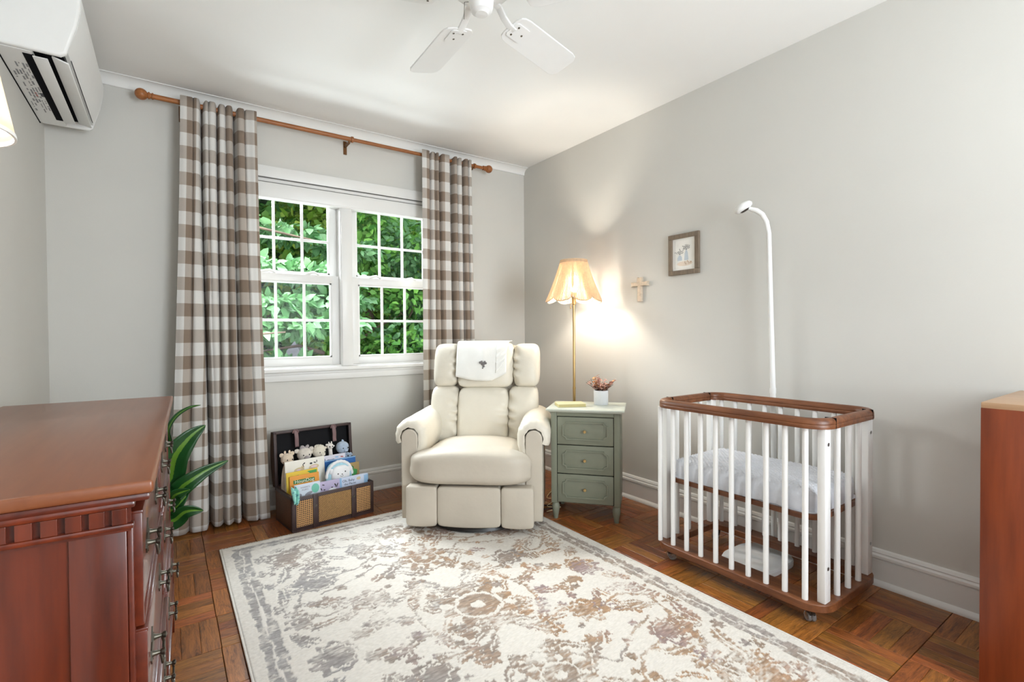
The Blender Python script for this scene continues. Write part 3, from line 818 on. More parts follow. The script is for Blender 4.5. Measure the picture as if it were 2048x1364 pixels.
    tc = N.new('ShaderNodeTexCoord'); mp = N.new('ShaderNodeMapping'); mp.inputs['Scale'].default_value = (60, 420, 60)
    no = N.new('ShaderNodeTexNoise'); no.inputs['Scale'].default_value = 1.0; no.inputs['Detail'].default_value = 2
    L.new(tc.outputs['Object'], mp.inputs[0]); L.new(mp.outputs[0], no.inputs['Vector'])
    mx = N.new('ShaderNodeMix'); mx.data_type = 'RGBA'; mx.blend_type = 'OVERLAY'; mx.inputs['Factor'].default_value = 0.25
    L.new(ca.outputs['Color'], mx.inputs['A']); L.new(no.outputs['Fac'], mx.inputs['B']); L.new(mx.outputs['Result'], P.inputs['Base Color'])
    P.inputs['Roughness'].default_value = 0.95; P.inputs['Specular IOR Level'].default_value = 0.05; P.inputs['Sheen Weight'].default_value = 0.1
    b = N.new('ShaderNodeBump'); b.inputs['Strength'].default_value = 0.35; b.inputs['Distance'].default_value = 0.003
    L.new(no.outputs['Fac'], b.inputs['Height']); L.new(b.outputs[0], P.inputs['Normal'])
    me.materials.append(mt)
    root = thing('area_rug', ((x0+x1)/2, (y0+y1)/2, 0), 0, 'large cream rug with worn grey and brown floral pattern under the recliner', 'rug')
    po = bpy.data.objects.new('pile', me); COL.objects.link(po); po.parent = root; po.location = (-(x0+x1)/2, -(y0+y1)/2, 0)
    hx, hy = Wd/2, Ln/2
    cream_m = paint('rug_binding', srgb(212, 207, 199), 0.95, var=0.05, scale=60, bump=0.3, bscale=300, spec=0.05)
    for sx in (-1, 1):
        G().box((sx*(hx+0.001), 0, 0.006), (0.008, Ln, 0.011), 0.003).obj('binding', cream_m, root, 40)
    G().box((0, 0, 0.0025), (Wd-0.004, Ln-0.004, 0.004)).obj('backing', cream_m, root)
    fr = G(); rr = random.Random(5)
    for k in range(420):
        x = -hx+Wd*(k+rr.random()*0.8)/420; l = rr.uniform(0.010, 0.024); dx = rr.uniform(-0.005, 0.005)
        fr.tube([(x, hy-0.004, 0.007), (x+dx*0.5, hy+l*0.5, 0.006), (x+dx, hy+l, 0.0025)], [0.0022, 0.002, 0.001], 5)
    fo = fr.obj('fringe', cream_m, root, 60); fo['kind'] = 'stuff'
make_rug()

# ================================================================== RECLINER
def make_recliner():
    c = thing('recliner', (-1.147, -1.055, 0.0), math.radians(-40), 'cream leather swivel recliner with puffy back cushions in the room corner', 'recliner')
    Lm, Ls = M['leather'], M['leather_shaded']
    g = G(); g.lathe([(0.0, 0.0115), (0.27, 0.0115), (0.285, 0.018), (0.28, 0.034), (0.22, 0.042), (0.07, 0.046), (0.06, 0.085), (0.0, 0.085)], 40, c=(0, 0.265, 0))
    g.obj('swivel_base', M['black'], c, 40)
    g = G(); g.span((-0.30, 0.045, 0.075), (0.30, 0.64, 0.30), 0.02); g.obj('frame', Ls, c, 40)
    for sg in (-1, 1):
        # upright side panel with a rounded top
        poly = []
        cx = 0.342*sg; hw = 0.046
        poly = [(cx-hw, 0.058), (cx+hw, 0.058)]
        for k in range(13):
            a = PI*k/12; poly.append((cx+hw*math.cos(a), 0.505+hw*math.sin(a)))
        g = G(); g.prism(poly, -0.66, -0.045, Matrix(((1, 0, 0, 0), (0, 0, -1, 0), (0, 1, 0, 0), (0, 0, 0, 1))))
        sp = g.obj('side_panel', Ls, c, 40)
        bv = sp.modifiers.new('bevel', 'BEVEL'); bv.width = 0.006; bv.segments = 2; bv.limit_method = 'ANGLE'; bv.angle_limit = math.radians(60)
        # rolled arm pad with gathered front
        g = G(); ny, na = 44, 40
        y0, y1 = 0.050, 0.62
        V = []; F = []
        for j in range(ny+1):
            t = j/ny; y = y0+(y1-y0)*(t**1.5)
            e = min(1.0, max(0.0, (y-y0)/0.055)); rs = math.sqrt(max(0.0, 1-(1-e)**2))
            for i in range(na+1):
                # sweep over the outer contour then back along the inner one
                u = i/na
                if u <= 0.62:
                    q = u/0.62; a = math.radians(-22+(254)*q)       # outer side -> inner side
                    if sg < 0: ang = PI-a
                    else: ang = a
                    inner = q
                    R = 0.050+rs*(0.037+0.010*math.sin(PI*min(1, max(0, q))))
                    R += 0.0080*math.sin(a*15+math.sin(y*60))*math.exp(-(y-y0)/0.028)*rs
                    R += 0.002*math.sin(a*9+y*30)*math.exp(-(y-y0)/0.15)
                    dz = 0.0
                    if q > 0.78: dz = -(q-0.78)/0.22*0.075
                    if q < 0.12: dz = -(0.12-q)/0.12*0.012
                    x = cx+R*math.cos(ang); z = 0.508+R*math.sin(ang)*1.02+dz
                else:
                    q = 1-(u-0.62)/0.38; a = math.radians(-22+254*q); ang = PI-a if sg < 0 else a
                    R = 0.047; dz = -(q-0.78)/0.22*0.075 if q > 0.78 else 0.0
                    x = cx+R*math.cos(ang); z = 0.508+R*math.sin(ang)+dz
                V.append((x, y-(0.006*rs if u <= 0.62 else 0), z))
        for j in range(ny):
            for i in range(na):
                a = j*(na+1)+i; F.append((a, a+1, a+na+2, a+na+1))
        F = [f if sg > 0 else f[::-1] for f in F]
        g.add(V, F); g.obj('arm_pad', Lm, c, 180)
    # footrest panel, three stitched cushions
    for (a, b) in ((-0.343, -0.1735), (-0.1725, 0.1695), (0.1705, 0.344)):
        h = (b-a)/2
        def df(x, y, z, h=h): return (x, y-0.012*max(0, 1-(x/h)**2)*max(0, 1-(z/0.11)**2), z - (0.008 if z < 0 else 0)*(1-(x/h)**2))
        g = G(); g.puff(((a+b)/2, 0.010, 0.155), (h, 0.040, 0.105), 14, 16, df); g.obj('footrest_cushion', Ls, c, 180)
    # T-shaped seat cushion
    def ds(x, y, z):
        f = 1.0 if y < -0.20 else (1.0-0.20*min(1, (y+0.20)/0.05))
        z2 = z + 0.022*(1-(x/0.35)**2)*(1 if z > 0 else 0.15) - (0.022*(y+0.27)/0.5 if z > 0 else 0)
        w = 0.0
        if y < -0.2: w = 0.004*math.sin(z*70)*max(0, abs(x)-0.30)/0.05
        return (x*f+w, y+0.010*math.sin(x*9+2)*0.3, z2)
    g = G(); g.puff((0, 0.235, 0.352), (0.350, 0.305, 0.098), 4.2, 26, ds); g.obj('seat_cushion', Ls, c, 180)
    # backrest: leaning cushions
    lean = 0.26
    def back(name, a, b, z0, z1, y, th, k, wr, seam, puffy=0.022):
        h = (b-a)/2; hz = (z1-z0)/2
        def df(x, yy, z):
            fr = yy < 0
            s = (x/h if seam > 0 else -x/h)
            near = math.exp(-((1-s)/0.38)**2) if seam else 0
            w = wr*near*math.sin(z*95+x*18+math.sin(z*31)*1.4)
            bulge = puffy*(1-(x/h)**2)*(1-(z/hz)**2)
            return (x, yy+(z-0)*lean-(bulge-w if fr else 0), z)
        g = G(); g.puff(((a+b)/2, y+((z0+z1)/2-0.4)*lean, (z0+z1)/2), (h, th, hz), k, 34, df)
        return g.obj(name, Lm, c, 180)
    back('back_wing_cushion', -0.338, -0.157, 0.385, 0.738, 0.500, 0.080, 5.5, 0.021, 1)
    back('back_wing_cushion', 0.159, 0.350, 0.385, 0.738, 0.500, 0.080, 5.5, 0.021, -1)
    back('back_centre_cushion', -0.161, 0.163, 0.370, 0.736, 0.490, 0.082, 6.5, 0.010, 1, 0.032)
    back('head_wing_cushion', -0.332, -0.169, 0.731, 1.008, 0.512, 0.092, 4.6, 0.021, 1)
    back('head_wing_cushion', 0.186, 0.358, 0.731, 1.006, 0.512, 0.092, 4.6, 0.021, -1)
    back('head_centre_cushion', -0.173, 0.190, 0.727, 1.018, 0.502, 0.096, 6.0, 0.012, -1, 0.030)
    g = G(); g.puff((0.005, 0.655, 0.66), (0.315, 0.075, 0.335), 6, 10, lambda x, y, z: (x, y+z*lean, z)); g.obj('back_shell', Ls, c, 180)
    # muslin cloth laid over the headrest
    cl = thing('burp_cloth', (-1.147, -1.055, 0.0), math.radians(-40), 'white muslin cloth draped over the recliner headrest', 'cloth')
    cy = 0.500+(0.871-0.4)*lean; cz = 0.871
    def surf(x, s):
        # s: distance along the drape; 0 at the front hem, climbing over the top
        hz, th, k = 0.149, 0.102, 6.0
        a = -0.60+s*2.75    # angle along the superellipse in the yz plane
        ca, sa = math.cos(a), math.sin(a)
        q = (abs(ca)**k+abs(sa)**k)**(-1/k)
        y, z = -th*q*ca, hz*q*sa
        bulge = 0.028*max(0, 1-(z/hz)**2)*max(0, 1-(x/0.2)**2) if y < 0 else 0
        yy = cy+y+z*lean-bulge-0.006-0.004*math.exp(-((x-0.0)/0.02)**2)*max(0, 1-s)
        yy -= 0.003*math.sin(x*55+s*3)*max(0, 1-1.2*s)
        zz = cz+z+(0.006 if sa > 0 else 0)
        return Vector((x, yy, zz))
    g = G()
    def f1(u, v):
        x = -0.172+u*0.322
        s0 = 0.060-0.050*math.sin(PI*min(1.0, u*0.9))+0.22*max(0.0, u-0.72)
        return surf(x, s0+(1.0-s0)*v)
    g.grid(f1, 40, 30)
    o = g.obj('cloth_layer', M['cloth'], cl, 180); sm = o.modifiers.new('t', 'SOLIDIFY'); sm.thickness = 0.003
    g = G()
    def f2(u, v):
        x = 0.085+u*0.085*(0.55+0.45*min(1, v*1.6+0.2)); s0 = 0.11+0.16*u
        p = surf(x, s0+(1.0-s0)*v); p.y -= 0.004+0.0025*math.sin(v*60); return p
    g.grid(f2, 14, 50)
    o = g.obj('ruffled_edge', M['cloth'], cl, 180); sm = o.modifiers.new('t', 'SOLIDIFY'); sm.thickness = 0.003
    p = surf(0.005, 0.235); em = G()
    for dx, dz, r_ in ((0, 0, 0.013), (-0.016, 0.008, 0.010), (0.016, 0.004, 0.009), (0.004, -0.016, 0.008), (-0.008, 0.016, 0.006), (0.012, 0.014, 0.006), (-0.002, -0.027, 0.005)):
        em.puff((p.x+dx, p.y-0.006, p.z+dz), (r_, 0.006, r_*0.85), 2.2, 4)
    em.obj('embroidered_motif', M['greythread'], cl, 180)
make_recliner()

# ================================================================== NIGHTSTAND
NS = thing('nightstand', (-0.4125, -1.189, 0), math.radians(-49.5), 'sage green nightstand with three panelled drawers beside the recliner', 'nightstand')
def make_nightstand(c):
    S = M['sage']
    W2 = 0.195; Y0, Y1 = -0.15, 0.15
    g = G(); g.span((-W2, Y0+0.012, 0.098), (W2, Y1, 0.625)); g.obj('body', S, c)
    for sx in (-1, 1): G().span((sx*W2-sx*0.034 if sx > 0 else -W2, Y0, 0.095), (sx*W2 if sx > 0 else -W2+0.034, Y0+0.04, 0.625), 0.003).obj('stile', S, c, 30)
    G().span((-W2+0.034, Y0, 0.598), (W2-0.034, Y0+0.03, 0.625), 0.002).obj('top_rail', S, c, 30)
    g = G(); g.span((-W2-0.014, Y0-0.016, 0.622), (W2+0.014, Y1+0.012, 0.630), 0.003); g.span((-W2-0.026, Y0-0.028, 0.629), (W2+0.026, Y1+0.016, 0.642), 0.005, 3); g.obj('top', M['sage_top'], c, 30)
    for sx in (-1, 1):
        for (yy) in (Y0+0.024, Y1-0.026):
            g = G(); g.lathe([(0.019, 0.104), (0.021, 0.098), (0.016, 0.092), (0.019, 0.085), (0.0235, 0.070), (0.021, 0.050), (0.0155, 0.022), (0.0125, 0.0)], 16, c=(sx*(W2-0.022), yy, 0)); g.obj('leg', S, c, 50)
    zs = [(0.436, 0.594), (0.270, 0.431), (0.104, 0.265)]
    for k, (a, b) in enumerate(zs):
        x0, x1 = -W2+0.037, W2-0.037
        d = G().span((x0, Y0+0.0, a), (x1, Y0+0.04, b), 0.0025).obj('drawer', S, c, 30)
        G().span((x0-0.003, Y0+0.010, a-0.004), (x1+0.003, Y0+0.03, b+0.004)).obj('drawer_gap', M['dark'], d)
        # raised moulding with notched corners
        mx0, mx1, mz0, mz1, nn = x0+0.030, x1-0.030, a+0.028, b-0.026, 0.020
        P = []
        def notch(cx, cz, a0):
            for i in range(6):
                t = math.radians(a0-90*i/5); P.append((cx+nn*math.cos(t), cz+nn*math.sin(t)))
        notch(mx0, mz0, 90); notch(mx1, mz0, 180); notch(mx1, mz1, 270); notch(mx0, mz1, 360)
        cxm, czm = (mx0+mx1)/2, (mz0+mz1)/2
        I = [(cxm+(p[0]-cxm)*(1-0.007/abs(mx1-cxm)), czm+(p[1]-czm)*(1-0.007/abs(mz1-czm))) for p in P]
        g = G(); g.ring(P, I, 0, 0.008, Matrix(((1, 0, 0, 0), (0, 0, -1, Y0+0.001), (0, 1, 0, 0), (0, 0, 0, 1)))); g.obj('moulding', S, d)
        g = G(); g.lathe([(0.004, 0), (0.004, 0.010), (0.008, 0.013), (0.0095, 0.017), (0.008, 0.021), (0.0, 0.022)], 14, M=Matrix.Translation(((x0+x1)/2, Y0, (a+b)/2)) @ Matrix.Rotation(PI/2, 4, 'X')); g.obj('knob', M['brass'], d, 50)
make_nightstand(NS)
nsM = Matrix.Translation((-0.4125, -1.189, 0)) @ Matrix.Rotation(math.radians(-49.5), 4, 'Z')
# book lying on it
bk = thing('notebook', nsM @ Vector((-0.098, -0.045, 0.642)), math.radians(-28), 'closed olive hardcover book lying on the nightstand', 'book')
G().span((-0.083, -0.058, 0), (0.083, 0.058, 0.0025), 0.001).obj('cover', M['notebook'], bk)
G().span((-0.083, -0.058, 0.0165), (0.083, 0.058, 0.019), 0.001).obj('cover', M['notebook'], bk)
G().span((-0.080, -0.055, 0.0025), (0.080, 0.056, 0.0165)).obj('pages', M['pages'], bk)
# small potted plant
pp = thing('potted_succulent', nsM @ Vector((0.075, 0.055, 0.642)), 0, 'white ceramic pot with dusky pink leafy plant on the nightstand', 'potted plant')
g = G(); g.lathe([(0.0, 0.0), (0.040, 0.0), (0.0425, 0.003), (0.0435, 0.083), (0.0435, 0.086), (0.039, 0.086), (0.039, 0.074), (0.0, 0.074)], 28); g.obj('pot', M['pot'], pp, 50)
g = G(); g.lathe([(0.039, 0.073), (0.03, 0.078), (0.0, 0.080)], 18); g.obj('soil', M['soil'], pp)
def small_leaf(g, p, d, L, w, rs):
    d = d.normalized(); s = d.cross(Vector((0, 0, 1)))
    s = s.normalized() if s.length > 0.01 else Vector((1, 0, 0))
    n = s.cross(d)
    V = [p, p+d*L*0.35+s*w*0.5+n*L*0.08, p+d*L*0.75+s*w*0.4+n*L*0.05, p+d*L, p+d*L*0.75-s*w*0.4+n*L*0.05, p+d*L*0.35-s*w*0.5+n*L*0.08, p+d*L*0.5]
    g.add(V, [(0, 1, 6), (1, 2, 6), (2, 3, 6), (3, 4, 6), (4, 5, 6), (5, 0, 6)])
rs = random.Random(4)
stems = G(); lg = G(); og = G()
for k in range(17):
    a = rs.uniform(0, 2*PI); sp = rs.uniform(0.25, 1.1); L = rs.uniform(0.05, 0.105)
    p0 = Vector((0.018*math.cos(a), 0.018*math.sin(a), 0.076))
    dr = Vector((math.cos(a)*sp, math.sin(a)*sp, 1.0)).normalized()
    pts = [p0+dr*L*t+Vector((math.cos(a), math.sin(a), 0))*0.012*t*t for t in (0, 0.33, 0.66, 1)]
    stems.tube(pts, 0.0012, 5)
    tgt = og if rs.random() < 0.3 else lg
    for q in range(6):
        t = 0.25+0.75*q/5; p = p0+dr*L*t; b = rs.uniform(0, 2*PI)
        small_leaf(tgt, p, Vector((math.cos(b), math.sin(b), rs.uniform(0.1, 0.9))), rs.uniform(0.022, 0.038), rs.uniform(0.016, 0.026), rs)
for k in range(30):
    b = rs.uniform(0, 2*PI); r_ = rs.uniform(0, 0.03)
    small_leaf(lg, Vector((r_*math.cos(b), r_*math.sin(b), 0.080+rs.uniform(0, 0.03))), Vector((math.cos(b), math.sin(b), rs.uniform(0, 0.7))), rs.uniform(0.025, 0.038), 0.022, rs)
stems.obj('stems', M['soil'], pp, 60); o = lg.obj('pink_leaves', M['pinkleaf'], pp); o['kind'] = 'stuff'; o = og.obj('amber_leaves', M['orangeleaf'], pp); o['kind'] = 'stuff'

# ================================================================== FLOOR LAMP
LP = Vector((-0.243, -0.883, 0))
fl = thing('floor_lamp', LP, 0, 'brass floor lamp with scalloped rattan shade lit in the corner', 'floor lamp')
ZB, ZT, RB, RTp = 1.279, 1.552, 0.184, 0.086
g = G(); g.lathe([(0.0, 0.0), (0.092, 0.0), (0.092, 0.010), (0.088, 0.016), (0.02, 0.020), (0.012, 0.030), (0.0095, 0.05)], 32); g.obj('base', M['brass'], fl, 40)
g = G(); g.lathe([(0.0095, 0.03), (0.0095, 0.70), (0.0105, 0.70), (0.0105, 0.715), (0.0085, 0.715), (0.0085, 1.26), (0.014, 1.265), (0.014, 1.32), (0.017, 1.325), (0.017, 1.345)], 18); g.obj('pole', M['brass'], fl, 40)
g = G(); g.tube([(-0.045, -0.02, 1.335), (-0.0455, -0.0205, 1.245)], 0.0012, 5); g.lathe([(0.0, 0), (0.004, 0.004), (0.003, 0.012), (0, 0.014)], 8, c=(-0.0455, -0.0205, 1.232)); g.obj('pull_chain', M['brass'], fl, 60)
def shade_r(z): 
    t = (z-ZB)/(ZT-ZB); return RB+(RTp-RB)*t - 0.006*math.sin(PI*t)
sh = G(); NSC = 8; rs = random.Random(3)
nst = 120
for k in range(nst):
    a = 2*PI*k/nst; loc = (k % (nst//NSC))/(nst//NSC)
    zb = ZB-0.0+0.022*(1-abs(math.sin(PI*(loc)))**0.7)*1.25
    pts = []
    for q in range(7):
        z = zb+(ZT-zb)*q/6; r_ = shade_r(z)*(1+0.02*math.sin(PI*loc)*(1-q/6)); pts.append((r_*math.cos(a), r_*math.sin(a), z))
    fat = 0.0034 if (k % (nst//NSC)) else 0.0046
    sh.tube(pts, [fat*1.05, fat, fat, fat*0.92, fat*0.85, fat*0.8, fat*0.75], 5)
shd = sh.obj('lamp_shade', M['cane'], fl, 60); shd['kind'] = 'stuff'; shd['label'] = 'woven rattan shade with scalloped hem'
g = G()
for z, r_, w in ((ZT, RTp, 0.006), (ZT-0.012, RTp+0.004, 0.004), (ZB+0.085, shade_r(ZB+0.085)-0.003, 0.0022), (ZB+0.17, shade_r(ZB+0.17)-0.003, 0.0022)):
    g.tube([(r_*math.cos(2*PI*i/48), r_*math.sin(2*PI*i/48), z) for i in range(49)], w, 6, caps=False)
g.obj('shade_ring', M['cane'], shd, 60)
g = G()
pts = []
for i in range(NSC*12+1):
    a = 2*PI*i/(NSC*12); loc = (i % 12)/12
    z = ZB+0.022*(1-abs(math.sin(PI*loc))**0.7)*1.25; r_ = shade_r(z)*(1+0.02*math.sin(PI*loc)); pts.append((r_*math.cos(a), r_*math.sin(a), z))
g.tube(pts, 0.0038, 6, caps=False); g.obj('scalloped_hem', M['cane'], shd, 60)
g = G()
for i in range(3):
    a = 2*PI*i/3; g.tube([(0.012*math.cos(a), 0.012*math.sin(a), ZT-0.02), (RTp*math.cos(a), RTp*math.sin(a), ZT-0.006)], 0.0018, 5)
g.obj('shade_spider', M['brass'], shd, 60)
g = G(); g.lathe([(0.013, 1.345), (0.014, 1.36), (0.026, 1.395), (0.029, 1.415), (0.024, 1.437), (0.012, 1.447), (0.0, 1.449)], 18); g.obj('bulb', M['bulb'], fl, 60)

# cords behind the recliner
def cord(name, label, m, pts, r=0.0028):
    g = G()
    P = [Vector(p) for p in pts]; Q = []
    for i in range(len(P)-1):
        p0, p1, p2, p3 = P[max(i-1, 0)], P[i], P[i+1], P[min(i+2, len(P)-1)]
        for k in range(8):
            t = k/8; Q.append(0.5*((2*p1)+(-p0+p2)*t+(2*p0-5*p1+4*p2-p3)*t*t+(-p0+3*p1-3*p2+p3)*t**3))
    Q.append(P[-1]); g.tube(Q, r, 6)
    return tag(g.obj(name, m, None, 60), label, 'cord', 'cords behind the recliner')
cord('power_cord', 'black power cord on the floor between recliner and nightstand', M['cord_black'], [(-0.20, -0.80, 0.004), (-0.36, -0.83, 0.004), (-0.47, -0.93, 0.004), (-0.40, -0.96, 0.005), (-0.50, -0.98, 0.004), (-0.57, -0.92, 0.004), (-0.53, -1.01, 0.005), (-0.60, -1.00, 0.004)])
cord('charging_cord', 'cream charging cord on the floor beside the nightstand', M['cord_cream'], [(-0.06, -0.62, 0.004), (-0.34, -0.76, 0.004), (-0.46, -0.86, 0.010), (-0.42, -0.90, 0.004), (-0.55, -0.97, 0.004), (-0.50, -1.04, 0.010), (-0.61, -1.04, 0.004)])

# ================================================================== CRIB
CX0, CX1, CY0, CY1 = -0.580, -0.085, -2.560, -1.805
cr = thing('crib', ((CX0+CX1)/2, (CY0+CY1)/2, 0), 0, 'small white slatted crib with walnut rails on clear casters', 'crib')
ox, oy = (CX0+CX1)/2, (CY0+CY1)/2
TO = Matrix.Translation((-ox, -oy, 0))
ZBT = 0.090
g = G(); g.ring(rrect(CX0, CX1, CY0, CY1, 0.085, 8), rrect(CX0+0.105, CX1-0.075, CY0+0.05, CY1-0.055, 0.012, 8), 0.060, ZBT, TO)
o = g.obj('base_frame', M['walnut'], cr, 40); bv = o.modifiers.new('b', 'BEVEL'); bv.width = 0.003; bv.segments = 2; bv.limit_method = 'ANGLE'; bv.angle_limit = math.radians(50)
# top rail: one ring of rounded section with a groove
def rail():
    g = G(); path = rrect(CX0+0.018, CX1-0.018, CY0+0.018, CY1-0.018, 0.068, 10)
    n = len(path)
    sec = [(-0.018, 0.722), (0.018, 0.722), (0.0185, 0.726), (0.0185, 0.737), (0.0168, 0.7385), (0.0185, 0.740), (0.0175, 0.749), (0.012, 0.757), (0.004, 0.760), (-0.004, 0.760), (-0.012, 0.757), (-0.0175, 0.749), (-0.0185, 0.740), (-0.0168, 0.7385), (-0.0185, 0.737), (-0.0185, 0.726)]
    V = []; F = []; m = len(sec)
    for i in range(n):
        p0 = Vector((*path[i-1], 0)); p1 = Vector((*path[i], 0)); p2 = Vector((*path[(i+1) % n], 0))
        t = (p2-p0).normalized(); nr = Vector((t.y, -t.x, 0))
        for (a, z) in sec: V.append((p1.x+nr.x*a, p1.y+nr.y*a, z))
    for i in range(n):
        j = (i+1) % n
        for k in range(m):
            l = (k+1) % m; F.append((i*m+k, j*m+k, j*m+l, i*m+l))
    g.add(V, F, TO); return g.obj('top_rail', M['walnut'], cr, 50)
ro = rail()
for (xx, yy, sx, sy) in ((CX0+0.085, CY0+0.018, 0.0016, 0.0385), (CX1-0.085, CY1-0.018, 0.0016, 0.0385), (CX0+0.11, CY1-0.018, 0.0016, 0.0385), (CX1-0.085, CY0+0.018, 0.0016, 0.0385)):
    G().span((xx-sx/2, yy-sy/2, 0.7215), (xx+sx/2, yy+sy/2, 0.7602), M=TO).obj('rail_joint', M['dark'], ro)
ZS = 0.724
def spindle(x, y, r=0.0105):
    g = G(); g.lathe([(r, ZBT-0.002), (r, ZS)], 14, c=(x-ox, y-oy, 0)); return g.obj('spindle', M['white'], cr, 40)
for k in range(10): spindle(CX0+0.026, -1.832-k*0.0722)
for k in range(9): spindle(CX1-0.022, -1.865-k*0.0755)
for yy in (CY0+0.024, CY1-0.024):
    for k in range(3): spindle(CX0+0.155+k*0.093, yy)
for (xx, yy) in ((CX0+0.062, CY0+0.030), (CX1-0.060, CY0+0.030), (CX0+0.078, CY1-0.026), (CX1-0.060, CY1-0.026)):
    p = G().span((xx-0.022-ox, yy-0.014-oy, ZBT), (xx+0.022-ox, yy+0.014-oy, ZS), 0.003).obj('post', M['white'], cr, 30)
    sgn = -1 if yy < oy else 1
    for z in (0.665, 0.215):
        g = G(); g.lathe([(0.0, 0.0), (0.0055, 0.0), (0.007, -0.0012), (0.0045, -0.002), (0.003, -0.001), (0.0, -0.001)], 12, M=Matrix.Translation((xx-ox, yy-oy+sgn*0.0145, z)) @ Matrix.Rotation(PI/2*sgn, 4, 'X')); g.obj('screw', M['chrome'], p, 40)
# mattress deck
g = G(); g.prism(rrect(CX0+0.040, CX1-0.036, CY0+0.040, CY1-0.040, 0.07, 8), 0.378, 0.397, TO); g.obj('mattress_deck', M['walnut'], cr, 30)
for (xx, yy, rot) in ((CX0+0.05, CY0+0.065, 0.9), (CX0+0.055, CY1-0.055, -0.7), (CX1-0.055, CY0+0.06, 0.4), (CX1-0.055, CY1-0.06, 2.2)):
    Mk = Matrix.Translation((xx-ox, yy-oy, 0)) @ Matrix.Rotation(rot, 4, 'Z')
    g = G()
    for s in (-1, 1): g.lathe([(0.0, -0.006), (0.017, -0.006), (0.0185, -0.003), (0.0185, 0.003), (0.017, 0.006), (0.0, 0.006)], 20, M=Mk @ Matrix.Translation((0.012, s*0.008, 0.0187)) @ Matrix.Rotation(PI/2, 4, 'X'))
    ca = g.obj('caster', M['clear'], cr, 40)
    g = G(); g.lathe([(0.010, 0.034), (0.012, 0.046), (0.016, 0.055), (0.020, 0.060)], 14, M=Mk); g.box((0.006, 0, 0.034), (0.026, 0.022, 0.014), 0.004, M=Mk); g.obj('caster_fork', M['black'], ca, 40)
    g = G(); g.box((0.0, 0.0, 0.028), (0.018, 0.006, 0.03), 0.003, M=Mk); g.obj('caster_web', M['clear'], ca)
# padded mattress with raised dots
def mattress():
    x0, x1, y0, y1 = CX0+0.048, CX1-0.044, CY0+0.050, CY1-0.050
    nx, ny = 150, 230; p = 0.0205
    X, Y = np.meshgrid(np.linspace(-1, 1, nx+1), np.linspace(-1, 1, ny+1))
    hx, hy = (x1-x0)/2, (y1-y0)/2
    X = np.sign(X)*np.abs(X)**0.85; Y = np.sign(Y)*np.abs(Y)**0.9
    # round the plan, then drop the edge
    rr = (np.abs(X)**5+np.abs(Y)**7)
    sc = 1.0/np.maximum(1.0, rr**(1/6.0))
    XX, YY = X*sc*hx, Y*sc*hy
    e = np.clip(np.maximum(np.abs(X), np.abs(Y)), 0, 1)
    hgt = 0.398+0.088*np.clip(1-e**14, 0, 1)**0.5
    dots = np.maximum(0, np.cos(2*PI*XX/p)*np.cos(2*PI*YY/p))
    hgt += 0.0060*dots*(e < 0.97)+0.004*np.sin(XX*13+1)*np.sin(YY*9)
    puck = 0.004*np.sin(YY*120+XX*90)*np.clip((e-0.93)/0.07, 0, 1)
    XX = XX*(1+0.0*puck)+puck*np.sign(XX)*0.6; hgt -= 0.0
    hgt = np.maximum(hgt, 0.3985)
    V = np.stack([XX, YY, hgt], -1).reshape(-1, 3).tolist(); n = len(V)
    g = G(); g.v = [tuple(v) for v in V]
    for j in range(ny):
        for i in range(nx):
            a = j*(nx+1)+i; g.f.append((a, a+1, a+nx+2, a+nx+1))
    o = thing('crib_mattress', ((x0+x1)/2, (y0+y1)/2, 0), 0, 'small crib mattress in pale grey-blue dotted plush cover', 'mattress')
    mm = paint('dotted_plush', srgb(206, 208, 214), 0.9, var=0.06, scale=30, bump=0.25, bscale=90, sheen=0.4, spec=0.1)
    g.obj('plush_cover', mm, o, 180)
    G().prism(rrect(-hx*0.99, hx*0.99, -hy*0.99, hy*0.99, 0.06, 8), 0.3975, 0.40).obj('underside', mm, o)
mattress()

# ================================================================== BABY MONITOR STAND
mo = thing('baby_monitor_stand', (-0.062, -2.105, 0), 0, 'tall white baby camera stand rising behind the crib', 'camera stand')
poly = rrect(-0.33, 0.025, -0.135, 0.115, 0.1245, 14)
g = G(); g.prism(poly, 0.0, 0.016); g.prism([(x*0.97-0.005, y*0.97) for x, y in poly], 0.016, 0.024)
g.obj('base_plate', M['plastic'], mo, 30)
arc = [(0.0, -0.01, 0.02), (0.0, -0.008, 0.4), (0.0, -0.003, 0.8), (0.0, 0.008, 1.2), (0.0, 0.017, 1.55), (-0.004, 0.026, 1.605), (-0.010, 0.044, 1.645), (-0.018, 0.068, 1.668), (-0.028, 0.100, 1.682)]
g = G(); g.tube(arc, [0.0125, 0.0125, 0.0125, 0.0115, 0.011, 0.0115, 0.012, 0.012, 0.010], 14); g.obj('pole', M['plastic'], mo, 60)
g = G(); g.lathe([(0.0145, 0.775), (0.0145, 0.80)], 14, c=(0, -0.003, 0)); g.obj('pole_joint', M['plastic'], mo, 40)
hd = G(); Mh = Matrix.Translation((-0.034, 0.128, 1.694)) @ Matrix.Rotation(math.radians(-24), 4, 'X') @ Matrix.Rotation(math.radians(-18), 4, 'Y')
hd.lathe([(0.0, 0.020), (0.026, 0.019), (0.040, 0.012), (0.046, 0.0), (0.042, -0.010), (0.030, -0.017), (0.0, -0.019)], 28, M=Mh); ho = hd.obj('camera_head', M['plastic'], mo, 60)
g = G(); g.lathe([(0.0, -0.0245), (0.018, -0.0225), (0.026, -0.0165)], 22, M=Mh); g.obj('lens', M['lens'], ho, 60)

